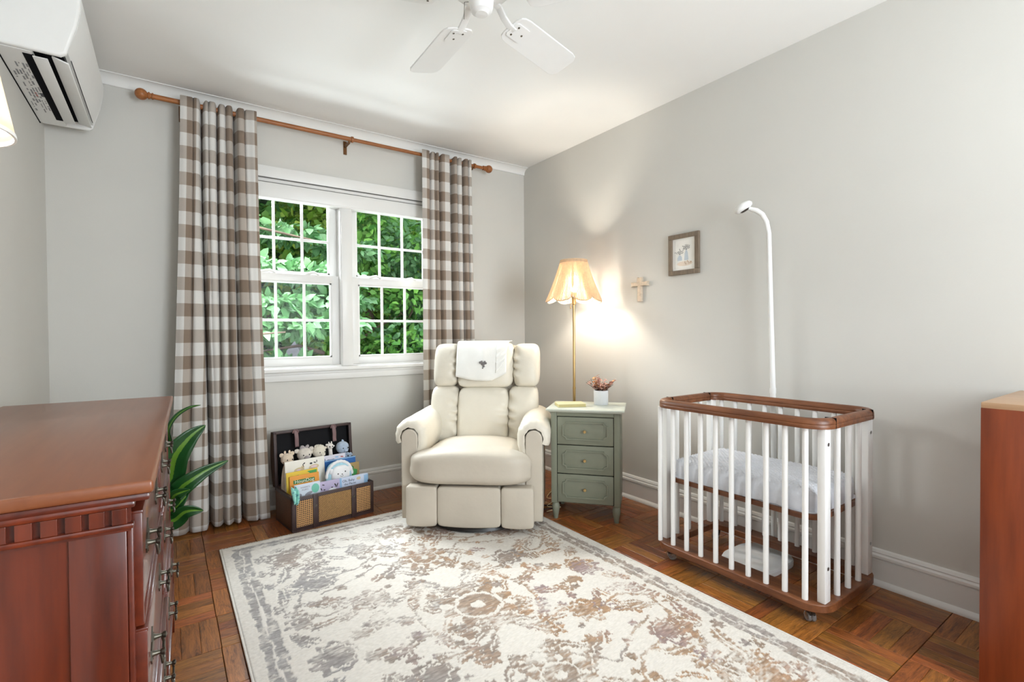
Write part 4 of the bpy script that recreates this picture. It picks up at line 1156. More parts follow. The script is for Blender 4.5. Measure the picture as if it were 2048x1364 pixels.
# ================================================================== PICTURE AND CROSS
pf = thing('framed_picture', (0, -1.567, 1.525), 0, 'small grey-brown framed botanical drawing on the right wall', 'picture')
Mw = Matrix(((0, 0, -1, 0), (-1, 0, 0, 0), (0, 1, 0, 0), (0, 0, 0, 1)))     # local x -> -y world (image right), y -> up, z -> into room
hw, hh, b = 0.102, 0.118, 0.026
for a, c_ in (((-hw, hh-b, 0.0), (hw, hh, 0.018)), ((-hw, -hh, 0), (hw, -hh+b, 0.018)), ((-hw, -hh+b, 0), (-hw+b, hh-b, 0.018)), ((hw-b, -hh+b, 0), (hw, hh-b, 0.018))):
    G().span(a, c_, 0.002, M=Mw).obj('frame_side', M['barnwood'], pf, 30)
art = G().span((-hw+b-0.002, -hh+b-0.002, 0.004), (hw-b+0.002, hh-b+0.002, 0.008), M=Mw).obj('print', M['paper'], pf)
inkm = paint('pencil_ink', srgb(136, 134, 134), 0.9); blue = paint('wash_blue', srgb(196, 206, 214), 0.9); tan = paint('wash_tan', srgb(232, 216, 200), 0.9); rust = paint('wash_rust', srgb(196, 150, 104), 0.9)
def flat(name, m, shapes):
    g = G()
    for poly in shapes: g.prism(poly, 0.008, 0.0084, Mw)
    return g.obj(name, m, art)
def ell(cx, cy, rx, ry, n=14, rot=0): return [(cx+rx*math.cos(t)*math.cos(rot)-ry*math.sin(t)*math.sin(rot), cy+rx*math.cos(t)*math.sin(rot)+ry*math.sin(t)*math.cos(rot)) for t in [2*PI*i/n for i in range(n)]]
flat('wash', tan, [ell(0.005, -0.055, 0.052, 0.014)])
flat('vase', blue, [[(-0.044, -0.036), (-0.012, -0.036), (-0.013, -0.018), (-0.024, -0.004), (-0.032, -0.004), (-0.043, -0.018)], [(0.002, -0.036), (0.030, -0.036), (0.026, 0.004), (0.019, 0.022), (0.013, 0.022), (0.006, 0.004)]])
rs = random.Random(8); sp = []
for (bx, by, n_) in ((-0.028, -0.002, 7), (0.016, 0.022, 8)):
    for k in range(n_):
        a = PI*(0.15+0.7*k/(n_-1)); L = rs.uniform(0.024, 0.044)
        sp.append([(bx-0.0007, by), (bx+0.0007, by), (bx+L*math.cos(a), by+L*math.sin(a))])
        sp.append(ell(bx+L*0.8*math.cos(a), by+L*0.8*math.sin(a), 0.0055, 0.0018, 8, a+0.5)); sp.append(ell(bx+L*0.55*math.cos(a), by+L*0.55*math.sin(a), 0.005, 0.0016, 8, a-0.6))
sp.append([(-0.062, -0.082), (-0.0610, -0.082), (-0.0610, 0.082), (-0.062, 0.082)])
flat('drawn_sprigs', inkm, sp)
flat('fallen_leaves', rust, [ell(0.024+rs.uniform(-0.02, 0.026), -0.047+rs.uniform(-0.012, 0.008), 0.004, 0.0018, 8, rs.uniform(0, 3)) for _ in range(10)])
cs_ = thing('wall_cross', (0, -1.245, 1.345), 0, 'small beige stone cross hung on the wall beside the lamp', 'cross')
def arm(poly, nm, th=0.014):
    g = G(); g.prism(poly, 0.0, th, Mw); o = g.obj(nm, M['stone'], cs_, 30); bv = o.modifiers.new('b', 'BEVEL'); bv.width = 0.002; bv.segments = 2
arm([(-0.0145, -0.076), (0.0145, -0.076), (0.0145, 0.026), (0.019, 0.060), (0.016, 0.078), (0.006, 0.072), (-0.006, 0.072), (-0.016, 0.078), (-0.019, 0.060), (-0.0145, 0.026)], 'upright', 0.020)
arm([(-0.067, 0.019), (-0.062, 0.032), (-0.067, 0.049), (-0.046, 0.046), (0.046, 0.046), (0.067, 0.049), (0.061, 0.035), (0.067, 0.019), (0.046, 0.022), (-0.046, 0.022)], 'crossbar', 0.0215)


# ================================================================== DRESSER (left)
DR_ANG = math.radians(-1.6)
dr = thing('dresser', (-2.467, -1.767, 0), DR_ANG, 'reddish cherry wood double dresser with pewter pulls against the left wall', 'dresser')
def make_dresser(c):
    LN, DP, ZT_ = 1.290, 0.455, 0.850
    hy = LN/2
    # local +y runs along the dresser towards the window wall, +x is the drawer side
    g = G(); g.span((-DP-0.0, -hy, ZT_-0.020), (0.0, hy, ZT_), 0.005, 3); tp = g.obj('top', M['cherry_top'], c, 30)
    g = G(); g.span((-DP+0.004, -hy+0.006, ZT_-0.032), (-0.005, hy-0.006, ZT_-0.020), 0.004, 2); g.obj('top_moulding', M['cherry_dark'], tp, 30)
    bx = -0.036; by = hy-0.024
    g = G(); g.span((-DP+0.006, -by, 0.10), (bx, by, ZT_-0.030)); g.obj('carcass', M['cherry'], c)
    # framed end panels
    for sg in (-1, 1):
        y = sg*by
        fr = G()
        fr.span((bx-0.068, min(y, y+sg*0.005), 0.115), (bx, max(y, y+sg*0.005), ZT_-0.075), 0.0015)
        fr.span((-DP+0.006, min(y, y+sg*0.005), 0.115), (-DP+0.06, max(y, y+sg*0.005), ZT_-0.075), 0.0015)
        fr.obj('end_stile', M['cherry'], c, 30)
        # dentil moulding
        g = G(); g.span((-DP+0.006, min(y, y+sg*0.007), ZT_-0.078), (bx+0.006, max(y, y+sg*0.007), ZT_-0.030)); dm = g.obj('frieze', M['cherry_dark'], c)
        x = bx+0.002; k = 0
        while x > -DP+0.03:
            G().span((x-0.0185, min(y, y+sg*0.016), ZT_-0.064), (x, max(y, y+sg*0.016), ZT_-0.040), 0.001).obj('dentil', M['cherry'], dm)
            x -= 0.0265
        g = G(); g.span((-DP+0.006, min(y, y+sg*0.017), ZT_-0.072), (bx+0.010, max(y, y+sg*0.017), ZT_-0.064), 0.002); g.span((-DP+0.006, min(y, y+sg*0.018), ZT_-0.040), (bx+0.012, max(y, y+sg*0.018), ZT_-0.030), 0.003)
        g.obj('frieze_bead', M['cherry'], dm, 30)
    # face frame stiles
    for yy in (-by+0.012, 0.0, by-0.012): G().span((bx, yy-0.012, 0.11), (bx+0.008, yy+0.012, ZT_-0.075), 0.002).obj('face_stile', M['cherry_dark'], c, 30)
    # drawers: three rows, two columns
    rows = [(0.615, 0.792, 0.000), (0.400, 0.603, 0.004), (0.165, 0.388, 0.011)]
    for (z0, z1, pr) in rows:
        for (ya, yb) in ((-by+0.016, -0.020), (0.020, by-0.016)):
            xf = bx+0.016+pr
            d = G().span((bx, ya, z0), (xf, yb, z1), 0.004, 2).obj('drawer', M['cherry'], c, 30)
            lp = G(); lp.span((bx, ya-0.004, z1-0.004), (xf+0.004, yb+0.004, z1+0.004), 0.002); lp.span((bx, ya-0.004, z0-0.004), (xf+0.004, yb+0.004, z0+0.004), 0.002)
            lp.span((bx, ya-0.005, z0), (xf+0.003, ya+0.006, z1), 0.002); lp.span((bx, yb-0.006, z0), (xf+0.003, yb+0.005, z1), 0.002)
            lp.obj('drawer_lip', M['cherry_dark'], d, 30)
            for f in (0.24, 0.76):
                yy = ya+(yb-ya)*f; zc = (z0+z1)/2
                pl = G()
                # back plate with a pointed top, two posts and a swinging bail
                P = [(-0.042, -0.006), (-0.03, -0.018), (-0.01, -0.014), (0.0, -0.026), (0.01, -0.014), (0.03, -0.018), (0.042, -0.006), (0.034, 0.008), (0.014, 0.014), (0.0, 0.036), (-0.014, 0.014), (-0.034, 0.008)]
                pl.prism(P, xf, xf+0.0022, Matrix(((0, 0, 1, 0), (1, 0, 0, yy), (0, 1, 0, zc), (0, 0, 0, 1))))
                for s in (-1, 1): pl.lathe([(0.0065, 0.0), (0.0045, 0.004), (0.0035, 0.012), (0.006, 0.015), (0.006, 0.019), (0.0, 0.021)], 10, M=Matrix.Translation((xf+0.002, yy+s*0.03, zc)) @ Matrix.Rotation(PI/2, 4, 'Y'))
                po = pl.obj('pull', M['pewter'], d, 40)
                g = G(); g.tube([(xf+0.015, yy-0.03, zc-0.002), (xf+0.017, yy-0.034, zc-0.014), (xf+0.017, yy-0.02, zc-0.026), (xf+0.018, yy, zc-0.030), (xf+0.017, yy+0.02, zc-0.026), (xf+0.017, yy+0.034, zc-0.014), (xf+0.015, yy+0.03, zc-0.002)], 0.0026, 6); g.obj('bail', M['pewter'], po, 60)
    # base moulding and bracket feet
    g = G(); g.span((-DP+0.004, -by-0.010, 0.112), (bx+0.030, by+0.010, 0.150), 0.006, 2); g.obj('base_moulding', M['cherry_dark'], c, 30)
    for sx in (0, 1):
        for sg in (-1, 1):
            x1 = bx+0.030 if sx else -DP+0.124; 
            poly = [(x1, 0.0), (x1, 0.115), (x1-0.12, 0.115), (x1-0.12, 0.095), (x1-0.075, 0.06), (x1-0.055, 0.0)]
            y0 = sg*(by+0.008)
            g = G(); g.prism(poly, 0, 0.022, Matrix(((1, 0, 0, 0), (0, 0, -sg, y0), (0, 1, 0, 0), (0, 0, 0, 1))))
            if sx:
                P2 = [(0, 0.0), (0, 0.115), (0.12, 0.115), (0.12, 0.095), (0.075, 0.06), (0.055, 0.0)]
                g.prism(P2, 0, 0.022, Matrix(((0, 0, -1, x1), (-sg, 0, 0, y0), (0, 1, 0, 0), (0, 0, 0, 1))))
            g.obj('foot', M['cherry_dark'], c)
make_dresser(dr)

# table lamp on the dresser, mostly outside the frame
tl = thing('table_lamp', (-2.812, -2.019, 0.850), 0, 'lit table lamp with pale cream fabric shade at the left edge', 'table lamp')
g = G(); g.lathe([(0, 0), (0.055, 0), (0.055, 0.012), (0.02, 0.024), (0.016, 0.05), (0.030, 0.10), (0.036, 0.16), (0.026, 0.24), (0.014, 0.30), (0.010, 0.34), (0.008, 0.63), (0.0, 0.63)], 24); g.obj('base', M['pot'], tl, 50)
mS, t_, N_, L_, P_ = nt('lit_cream_shade')
P_.inputs['Base Color'].default_value = rgba(srgb(240, 226, 204)); P_.inputs['Roughness'].default_value = 0.9
tr_ = N_.new('ShaderNodeBsdfTranslucent'); tr_.inputs['Color'].default_value = rgba(srgb(250, 240, 226))
mx_ = N_.new('ShaderNodeMixShader'); mx_.inputs[0].default_value = 0.45
L_.new(P_.outputs[0], mx_.inputs[1]); L_.new(tr_.outputs[0], mx_.inputs[2]); L_.new(mx_.outputs[0], N_['Material Output'].inputs['Surface'])
g = G(); g.lathe([(0.112, 0.609), (0.080, 0.79), (0.0782, 0.79), (0.110, 0.609), (0.112, 0.609)], 40, caps=False); so = g.obj('shade', mS, tl, 60)
g = G(); g.lathe([(0.1095, 0.606), (0.1135, 0.606), (0.1128, 0.614), (0.1085, 0.614), (0.1095, 0.606)], 40, caps=False); g.obj('shade_hem', M['cloth'], so, 60)
g = G(); g.lathe([(0.0, 0.622), (0.1025, 0.622), (0.1025, 0.624), (0.0, 0.624)], 30); 
mD, t_, N_, L_, P_ = nt('lit_diffuser'); P_.inputs['Base Color'].default_value = (1, 0.95, 0.86, 1); P_.inputs['Emission Color'].default_value = (1, 0.93, 0.82, 1); P_.inputs['Emission Strength'].default_value = 3.5
g.obj('diffuser', mD, so)
g = G(); g.lathe([(0.012, 0.66), (0.026, 0.695), (0.026, 0.715), (0.012, 0.736), (0, 0.738)], 16); g.obj('bulb', emis('lit_lamp_bulb', (1, 0.94, 0.86), 9.0), tl, 60)

# ================================================================== CABINET (right edge)
cb = thing('wooden_cabinet', (-0.26, -3.56, 0), 0, 'orange-brown wooden cabinet at the right edge of the room', 'cabinet')
g = G(); g.span((-0.225, -0.60, 0.06), (0.222, 0.600, 0.845)); g.obj('carcass', M['cabinet'], cb)
G().span((-0.24, -0.615, 0.842), (0.236, 0.614, 0.862), 0.004, 2).obj('top', M['cabinet_top'], cb, 30)
G().span((-0.240, 0.460, 0.0), (-0.224, 0.614, 0.845), 0.002).obj('corner_stile', M['cabinet'], cb, 30)
G().span((-0.21, -0.59, 0.0), (0.21, 0.59, 0.062)).obj('plinth', M['cherry_dark'], cb)
for (a, b) in ((-0.595, -0.063), (-0.057, 0.457)):
    d = G().span((-0.240, a, 0.07), (-0.224, b, 0.838), 0.002).obj('door', M['cabinet'], cb, 30)
    yk = b-0.05 if a < -0.1 else a+0.05
    g = G(); g.lathe([(0.006, 0), (0.005, 0.012), (0.013, 0.018), (0.013, 0.024), (0, 0.028)], 14, M=Matrix.Translation((-0.240, yk, 0.60)) @ Matrix.Rotation(-PI/2, 4, 'Y')); g.obj('knob', M['brass'], d, 50)

# ================================================================== ADDED FILL LIGHT behind the camera, brightens the ceiling
tor = thing('added_fill_can', (-0.85, -4.12, 0), 0, 'added fill light in a short white can behind the viewpoint', 'floor lamp')
g = G(); g.lathe([(0, 0), (0.13, 0), (0.135, 0.006), (0.135, 0.30), (0.128, 0.30), (0.128, 0.25), (0.0, 0.25)], 32); g.obj('can', M['white'], tor, 40)
d = bpy.data.lights.new('added_fill_light', 'AREA'); d.shape = 'DISK'; d.size = 0.24; d.energy = FILL_WATTS; d.color = (0.88, 0.945, 1.0)
o = bpy.data.objects.new('added_fill_light', d); COL.objects.link(o); o.parent = tor; o.location = (0, 0, 0.29); o.rotation_euler = (PI, 0, 0)

# ================================================================== AIR CONDITIONER
ac = thing('air_conditioner', (LX, -0.505, 2.10), 0, 'white wall-mounted air conditioner with open flap below the ceiling', 'air conditioner')
def make_ac(c):
    hy = 0.400
    # section in x (away from wall) and z, rounded at the front
    S0 = [(0.0, 0.0), (0.180, 0.0), (0.196, 0.012), (0.226, 0.120), (0.238, 0.190), (0.240, 0.235), (0.232, 0.268), (0.205, 0.285), (0.0, 0.290)]
    Mp = Matrix(((1, 0, 0, 0), (0, 0, -1, 0), (0, 1, 0, 0), (0, 0, 0, 1)))
    body = [(x*0.94, z) if x > 0.2 else (x, z) for x, z in S0]
    g = G(); g.prism([(0.0, 0.004), (0.100, 0.004), (0.100, 0.040), (0.172, 0.040), (0.185, 0.030)] + [(x-0.012, z) for x, z in S0[3:8]] + [(0, 0.288)], -hy+0.012, hy-0.012, Mp)
    g.obj('body', M['plastic'], c, 30)
    for sg in (-1, 1):
        g = G(); g.prism(S0, sg*hy-0.012, sg*hy+0.012, Mp); o = g.obj('end_cap', M['plastic'], c, 30)
        bv = o.modifiers.new('b', 'BEVEL'); bv.width = 0.008; bv.segments = 3; bv.limit_method = 'ANGLE'; bv.angle_limit = math.radians(50)
    front = [(0.198, 0.026)] + S0[3:8] + [(0.196, 0.270), (0.220, 0.235), (0.216, 0.190), (0.205, 0.120), (0.186, 0.026)]
    g = G(); g.prism(front, -hy+0.012, hy-0.012, Mp); g.obj('front_panel', M['plastic'], c, 30)
    G().span((0.001, -hy+0.012, -0.001), (0.098, hy-0.012, 0.005), 0.002).obj('underside', M['plastic'], c)
    G().span((-0.0, -hy, -0.003), (0.004, hy, 0.002)).obj('wall_gasket', M['dark'], c)
    # outlet: dark slots, louver and open flap
    o = G().span((0.098, -hy+0.030, 0.012), (0.176, hy-0.065, 0.040)).obj('outlet', M['dark'], c)
    G().span((0.071, -hy+0.035, -0.0025), (0.1005, hy-0.085, 0.0005)).obj('outlet_slot', M['dark'], c)
    g = G(); g.box((0.118, -0.018, -0.004), (0.042, 2*hy-0.11, 0.004), 0.0015, M=None); g.obj('louver', M['plastic'], c, 30)
    fl_ = G(); Mf = Matrix.Translation((0.172, -0.018, 0.014)) @ Matrix.Rotation(math.radians(18), 4, 'Y')
    fl_.box((0.006, 0, -0.012), (0.050, 2*hy-0.10, 0.006), 0.002, M=Mf); fo = fl_.obj('flap', M['plastic'], c, 30)
    g = G(); g.span((0.1985, -hy+0.08, 0.0255), (0.2005, hy-0.05, 0.0275)); g.obj('panel_seam', M['dark'], c)
    # printed rating label on the underside
    lab = G(); rs = random.Random(2)
    for r_ in range(7):
        x = 0.014+r_*0.0098; y = -0.27
        while y < 0.21:
            w = rs.uniform(0.008, 0.05)
            if rs.random() < 0.78: lab.span((x, y, -0.0018), (x+rs.choice((0.003, 0.0045, 0.006)), y+w, -0.0010))
            y += w+rs.uniform(0.006, 0.03)
    lab.obj('rating_label_print', paint('label_grey_print', srgb(150, 150, 152), 0.8), c)
    lab = G(); lab.span((0.060, 0.005, -0.002), (0.072, 0.045, -0.0012)); lab.obj('barcode', paint('label_dark_print', srgb(90, 90, 94), 0.8), c)
    lab = G()
    for k in range(4): lab.span((0.044+0.004*(k % 2), 0.01+0.014*k, -0.002), (0.050, 0.018+0.014*k, -0.0012))
    lab.obj('warning_print', paint('label_red_print', srgb(190, 110, 100), 0.8), c)
make_ac(ac)

# ================================================================== CEILING FAN
fn = thing('ceiling_fan', (-1.542, -1.856, H), 0, 'white ceiling fan with rounded blades', 'ceiling fan')
def make_fan(c):
    W = M['fanwhite']
    g = G(); g.lathe([(0.0, 0.0), (0.075, 0.0), (0.075, -0.018), (0.055, -0.040), (0.022, -0.052), (0.018, -0.07), (0.018, -0.075), (0.07, -0.080), (0.105, -0.095), (0.112, -0.125), (0.105, -0.160), (0.075, -0.178), (0.0, -0.180)], 40); g.obj('motor_housing', W, c, 40)
    g = G(); g.lathe([(0.060, -0.178), (0.044, -0.186), (0.041, -0.222), (0.036, -0.238), (0.024, -0.245), (0.022, -0.248), (0.0, -0.250)], 32); hb = g.obj('switch_housing', W, c, 40)
    g = G(); g.tube([(-0.035, 0.030, -0.20), (-0.050, 0.032, -0.205), (-0.052, 0.033, -0.265)], 0.0011, 5); g.obj('pull_chain', M['pewter'], hb)
    for k in range(5):
        a = math.radians(16+72*k)
        B = Matrix.Rotation(a, 4, 'Z')
        pit = Matrix.Rotation(math.radians(-13), 4, 'X')
        out = [(0.165, -0.052), (0.180, -0.062), (0.205, -0.066), (0.49, -0.070), (0.515, -0.064), (0.530, -0.045), (0.533, 0.045), (0.522, 0.062), (0.500, 0.070), (0.205, 0.066), (0.180, 0.062), (0.165, 0.052), (0.158, 0.030), (0.158, -0.030)]
        g = G(); g.prism(out, -0.0035, 0.0035, B @ Matrix.Translation((0, 0, -0.213)) @ pit); bl = g.obj('blade', W, c, 30)
        bv = bl.modifiers.new('b', 'BEVEL'); bv.width = 0.002; bv.segments = 2
        g = G(); arm = [(0.070, 0.0, -0.172), (0.095, 0, -0.176), (0.120, 0, -0.200), (0.150, 0, -0.214), (0.180, 0, -0.2185)]
        for k_ in range(len(arm)-1):
            (xa, _, za), (xb, _, zb) = arm[k_], arm[k_+1]
            L_k = math.hypot(xb-xa, zb-za)
            g.box((0, 0, 0), (L_k+0.008, 0.026, 0.009), 0.003, M=B @ Matrix.Translation(((xa+xb)/2, 0, (za+zb)/2)) @ Matrix.Rotation(-math.atan2(zb-za, xb-xa), 4, 'Y'))
        g.prism(rrect(0.165, 0.245, -0.034, 0.034, 0.014, 5), -0.0075, -0.0036, B @ Matrix.Translation((0, 0, -0.213)) @ pit)
        g.obj('blade_iron', W, bl, 50)
        g = G()
        for (sx, sy) in ((0.185, 0.02), (0.185, -0.02), (0.225, 0.0)): g.lathe([(0.0, -0.0095), (0.004, -0.009), (0.0045, -0.0074)], 8, M=B @ Matrix.Translation((0, 0, -0.213)) @ pit @ Matrix.Translation((sx, sy, 0)))
        g.obj('screws', M['pewter'], bl, 40)
make_fan(fn)

# ================================================================== TRUNK WITH TOYS AND BOOKS
TA = math.atan2(0.132, 0.991)
TRO = Vector((-1.920, -0.486, 0))
TM = Matrix.Translation(TRO) @ Matrix.Rotation(TA, 4, 'Z')
tk = thing('toy_trunk', TRO, TA, 'open dark leather and rattan trunk full of toys against the window wall', 'trunk')
def make_trunk(c):
    W, D, Hh, th = 0.470, 0.285, 0.188, 0.012
    tlm = M['trunkleather']
    G().span((0, 0, 0.0), (W, D, 0.014)).obj('bottom', tlm, c)
    fr = G().span((0, 0, 0.006), (W, th, Hh), 0.003).obj('front_wall', tlm, c, 30)
    G().span((0.020, -0.003, 0.026), (0.107, 0.001, Hh-0.020), 0.001).obj('cane_panel', M['caneweave'], fr)
    G().span((W-0.107, -0.003, 0.026), (W-0.020, 0.001, Hh-0.020), 0.001).obj('cane_panel', M['caneweave'], fr)
    G().span((0.140, -0.0035, 0.026), (W-0.140, 0.001, Hh-0.018), 0.001).obj('burlap_panel', M['burlap'], fr)
    for x in (0.1235, W-0.1235):
        st = G().span((x-0.015, -0.006, 0.004), (x+0.015, 0.001, Hh), 0.002).obj('strap_band', tlm, fr, 30)
        g = G(); g.lathe([(0.0, 0.004), (0.006, 0.003), (0.007, 0.0)], 12, M=Matrix.Translation((x, -0.006, Hh*0.66)) @ Matrix.Rotation(PI/2, 4, 'X')); g.obj('stud', M['pewter'], st, 40)
    for xx in (0.0, W-th): 
        s = G().span((xx, th, 0.006), (xx+th, D-th, Hh), 0.002).obj('side_wall', M['trunkside'], c, 30)
        x2 = xx-0.002 if xx == 0 else xx+th+0.002
        g = G(); g.span((min(x2, xx), 0.002, 0.004), (max(x2, xx+th), 0.022, Hh+0.001)); g.span((min(x2, xx), 0.002, Hh-0.016), (max(x2, xx+th), D, Hh+0.001)); g.obj('edge_band', tlm, s)
    G().span((0, D-th, 0.006), (W, D, Hh), 0.002).obj('back_wall', M['trunkside'], c, 30)
    # lid standing open: a shallow box with a domed back
    Ml = Matrix.Translation((0, D-0.006, Hh-0.002)) @ Matrix.Rotation(math.radians(-5), 4, 'X')
    LH, LD = 0.318, 0.072
    pts = []
    for k in range(9):
        t = k/8; pts.append((0.052+0.026*math.sin(PI*t), LH*t))
    back = [(p[0], p[1]) for p in pts]
    inner = [(p[0]-0.008, 0.006+(LH-0.012)*k/8) for k, p in enumerate(pts)]
    poly = back + inner[::-1]
    MX = Ml @ Matrix(((0, 0, 1, 0), (1, 0, 0, 0), (0, 1, 0, 0), (0, 0, 0, 1)))
    g = G(); g.prism(poly, 0, W, MX); lid = g.obj('lid_shell', M['trunkside'], c, 30)
    for xx in (0, W-0.011):
        g = G(); g.prism([(0, 0)] + back + [(0, LH)], xx, xx+0.011, MX); g.obj('lid_side', M['trunkside'], lid, 30)
    g = G(); g.span((0, 0, LH-0.011), (W, 0.055, LH), 0.002, M=Ml); g.span((0, 0, 0), (W, 0.05, 0.008), M=Ml); g.obj('lid_end', tlm, lid, 30)
    g = G()
    for a, b in (((-0.002, -0.003, 0), (0.015, 0.010, LH)), ((W-0.015, -0.003, 0), (W+0.002, 0.010, LH)), ((-0.002, -0.003, LH-0.013), (W+0.002, 0.010, LH+0.002))): g.span(a, b, 0.002, M=Ml)
    g.obj('lid_rim', tlm, lid, 30)
    G().span((0.011, 0.040, 0.008), (W-0.011, 0.0455, LH-0.011), M=Ml).obj('lid_lining', M['lining'], lid)
    g = G(); g.span((0.0112, 0.0, 0.008), (0.0125, 0.044, LH-0.012), M=Ml); g.span((W-0.0125, 0.0, 0.008), (W-0.0112, 0.044, LH-0.012), M=Ml); g.span((0.012, 0.0, LH-0.0125), (W-0.012, 0.044, LH-0.0112), M=Ml); g.obj('side_lining', M['lining'], lid)
    for x in (0.120, W-0.120):
        g = G()
        def f(u, v, x=x):
            w = 0.015*(1.0 if v > 0.12 else 0.75+v*2)
            z = LH+0.003-0.105*v; y = -0.006-0.010*math.sin(PI*min(1, v*1.3))-0.004*v
            return tuple(Ml @ Vector((x+(u-0.5)*2*w*0.75+0.006*v, y, z)))
        g.grid(f, 4, 12); st = g.obj('strap', M['strap'], lid, 180); sm = st.modifiers.new('t', 'SOLIDIFY'); sm.thickness = 0.004
        g = G(); g.tube([tuple(Ml @ Vector((x+0.016*math.cos(t), -0.014, LH-0.018+0.020*math.sin(t)))) for t in [PI*k/10 for k in range(11)]], 0.004, 6); g.obj('buckle_loop', M['strap'], st, 60)
make_trunk(tk)

def colmat(nm, c, rough=0.5): return paint(nm, srgb(*c), rough, var=0.02)
# --- plush toys standing at the back of the trunk
def plush(name, label, u, d, z, r, c, ears, tilt=0.0, body=True, extra=None, rz=0.0):
    p = TM @ Vector((u, d, 0.015)); t = thing(name, p, TA+rz, label, 'plush toy', 'plush toys in the trunk')
    m = paint('plush_'+name, srgb(*c), 0.95, var=0.08, scale=80, bump=0.6, bscale=220, sheen=0.5, spec=0.05)
    hz = z-0.015
    g = G(); g.puff((0, 0, hz), (r, r*0.92, r*0.95), 2.3, 8, lambda x, y, zz: (x*(1+0.02*math.sin(zz*400)), y, zz)); h = g.obj('head', m, t, 180)
    if body:
        g = G(); g.puff((0, 0.004, hz*0.46), (r*0.95, r*0.8, hz*0.48), 2.4, 8); g.obj('body', m, t, 180)
    for (ex, ez, er, erz) in ears:
        g = G(); g.puff((ex*r, 0.0, hz+ez*r), (er*r, er*r*0.5, er*r*erz), 2.2, 6); g.obj('ear', m, t, 180)
    for sx in (-1, 1):
        g = G(); g.puff((sx*r*0.42+tilt*r, -r*0.86, hz-0.02*r), (0.0042, 0.003, 0.0046), 2, 4); g.obj('eye', M['black'], h, 180)
    g = G(); g.puff((tilt*r*1.2, -r*0.95, hz-r*0.38), (r*0.36, r*0.16, r*0.24), 2.2, 6); g.obj('muzzle', extra or m, h, 180)
    return t, m, hz, h
cream_t = (222, 210, 192)
plush('plush_deer', 'beige plush deer with little ears at the left end of the open trunk', 0.052, 0.238, 0.352, 0.034, (224, 206, 184), [(-0.9, 0.75, 0.36, 1.0), (0.85, 0.85, 0.36, 1.0), (-0.35, 1.15, 0.18, 1.6), (0.4, 1.18, 0.18, 1.6)], 0.2)
gm = paint('plush_grey_muzzle', srgb(168, 160, 160), 0.95, var=0.08, scale=80, bump=0.5, bscale=220)
t, m, hz, h = plush('plush_hippo', 'cream and grey plush animal with round ears and grey snout in the trunk', 0.150, 0.240, 0.365, 0.040, (216, 208, 198), [(-1.05, 0.55, 0.36, 0.9), (1.05, 0.65, 0.34, 0.9)], 0.05, extra=gm)
g = G()
for k in range(9): g.puff((-0.02+0.005*k, -0.004, hz+0.038+0.006*math.sin(k)), (0.007, 0.008, 0.010), 2.2, 4)
g.obj('tuft', gm, h, 180)
t, m, hz, h = plush('plush_lamb', 'curly cream plush lamb looking over the books in the trunk', 0.238, 0.240, 0.365, 0.038, (226, 218, 202), [(-1.05, 0.1, 0.32, 0.8), (0.98, 0.45, 0.3, 0.7)], 0.25)
g = G(); rs = random.Random(6)
for k in range(34):
    a = rs.uniform(0, 2*PI); b = rs.uniform(0.15, 1.3)
    g.puff((0.036*math.cos(b)*math.cos(a), 0.033*math.cos(b)*math.sin(a)*0.9+0.004, hz+0.036*math.sin(b)), (0.0075, 0.0075, 0.0075), 2.2, 3)
g.obj('curls', m, h, 180)
t, m, hz, h = plush('plush_giraffe', 'slim white plush giraffe with horns standing in the trunk', 0.308, 0.242, 0.386, 0.019, (236, 230, 224), [(-1.1, 0.6, 0.42, 0.7), (1.1, -0.1, 0.42, 0.7), (-0.4, 1.1, 0.22, 1.8), (0.45, 1.15, 0.22, 1.8)], 0.0, body=False)
g = G(); g.tube([(0, 0.003, 0.0), (0.002, 0.003, 0.2), (0.003, 0.001, 0.32), (0.0, 0, 0.36)], [0.030, 0.024, 0.012, 0.011], 10); g.obj('neck', m, t, 180)
t, m, hz, h = plush('plush_bird', 'round pale blue plush bird at the right end of the trunk', 0.384, 0.238, 0.368, 0.038, (178, 194, 214), [(0.0, 1.05, 0.12, 2.0), (0.18, 1.0, 0.1, 1.8)], 0.2)
g = G(); rs = random.Random(9)
for k in range(26): 
    a = rs.uniform(-0.6, 1.0); g.puff((0.012+rs.uniform(0, 0.042), rs.uniform(-0.02, 0.012), hz-0.058+rs.uniform(-0.012, 0.018)), (0.008, 0.008, 0.007), 2.2, 3)
g.obj('fluffy_wing', m, t, 180)

# --- books in the trunk
def book(name, label, u0, u1, d, ztop, zbot, th, col, lean=0.12, rot=0.0, spine=None):
    o = thing(name, TM @ Vector(((u0+u1)/2, d, 0.0145)), TA, label, 'book', 'picture books in the trunk')
    w, h = (u1-u0), ztop-zbot
    Mb = Matrix.Translation((0, 0, zbot-0.0145)) @ Matrix.Rotation(rot, 4, 'Y') @ Matrix.Rotation(-lean, 4, 'X')
    cm = colmat('cover_'+name, col, 0.4)
    G().span((-w/2, -th/2, 0), (w/2, -th/2+0.002, h), 0.0008, M=Mb).obj('front_cover', cm, o)
    G().span((-w/2, th/2-0.002, 0), (w/2, th/2, h), 0.0008, M=Mb).obj('back_cover', cm, o)
    G().span((-w/2+0.001, -th/2+0.002, 0.002), (w/2-0.002, th/2-0.002, h-0.002), M=Mb).obj('pages', M['paper'], o)
    # surface helper: x across from centre, y up from the bottom, both as fractions
    Mf = Mb @ Matrix(((1, 0, 0, 0), (0, 0, -1, -th/2-0.0002), (0, 1, 0, 0), (0, 0, 0, 1)))
    return o, w, h, Mf
def decal(o, Mf, name, m, polys, lift=0.0004):
    g = G()
    for p in polys: g.prism(p, 0.0, lift, Mf)
    return g.obj(name, m, o)
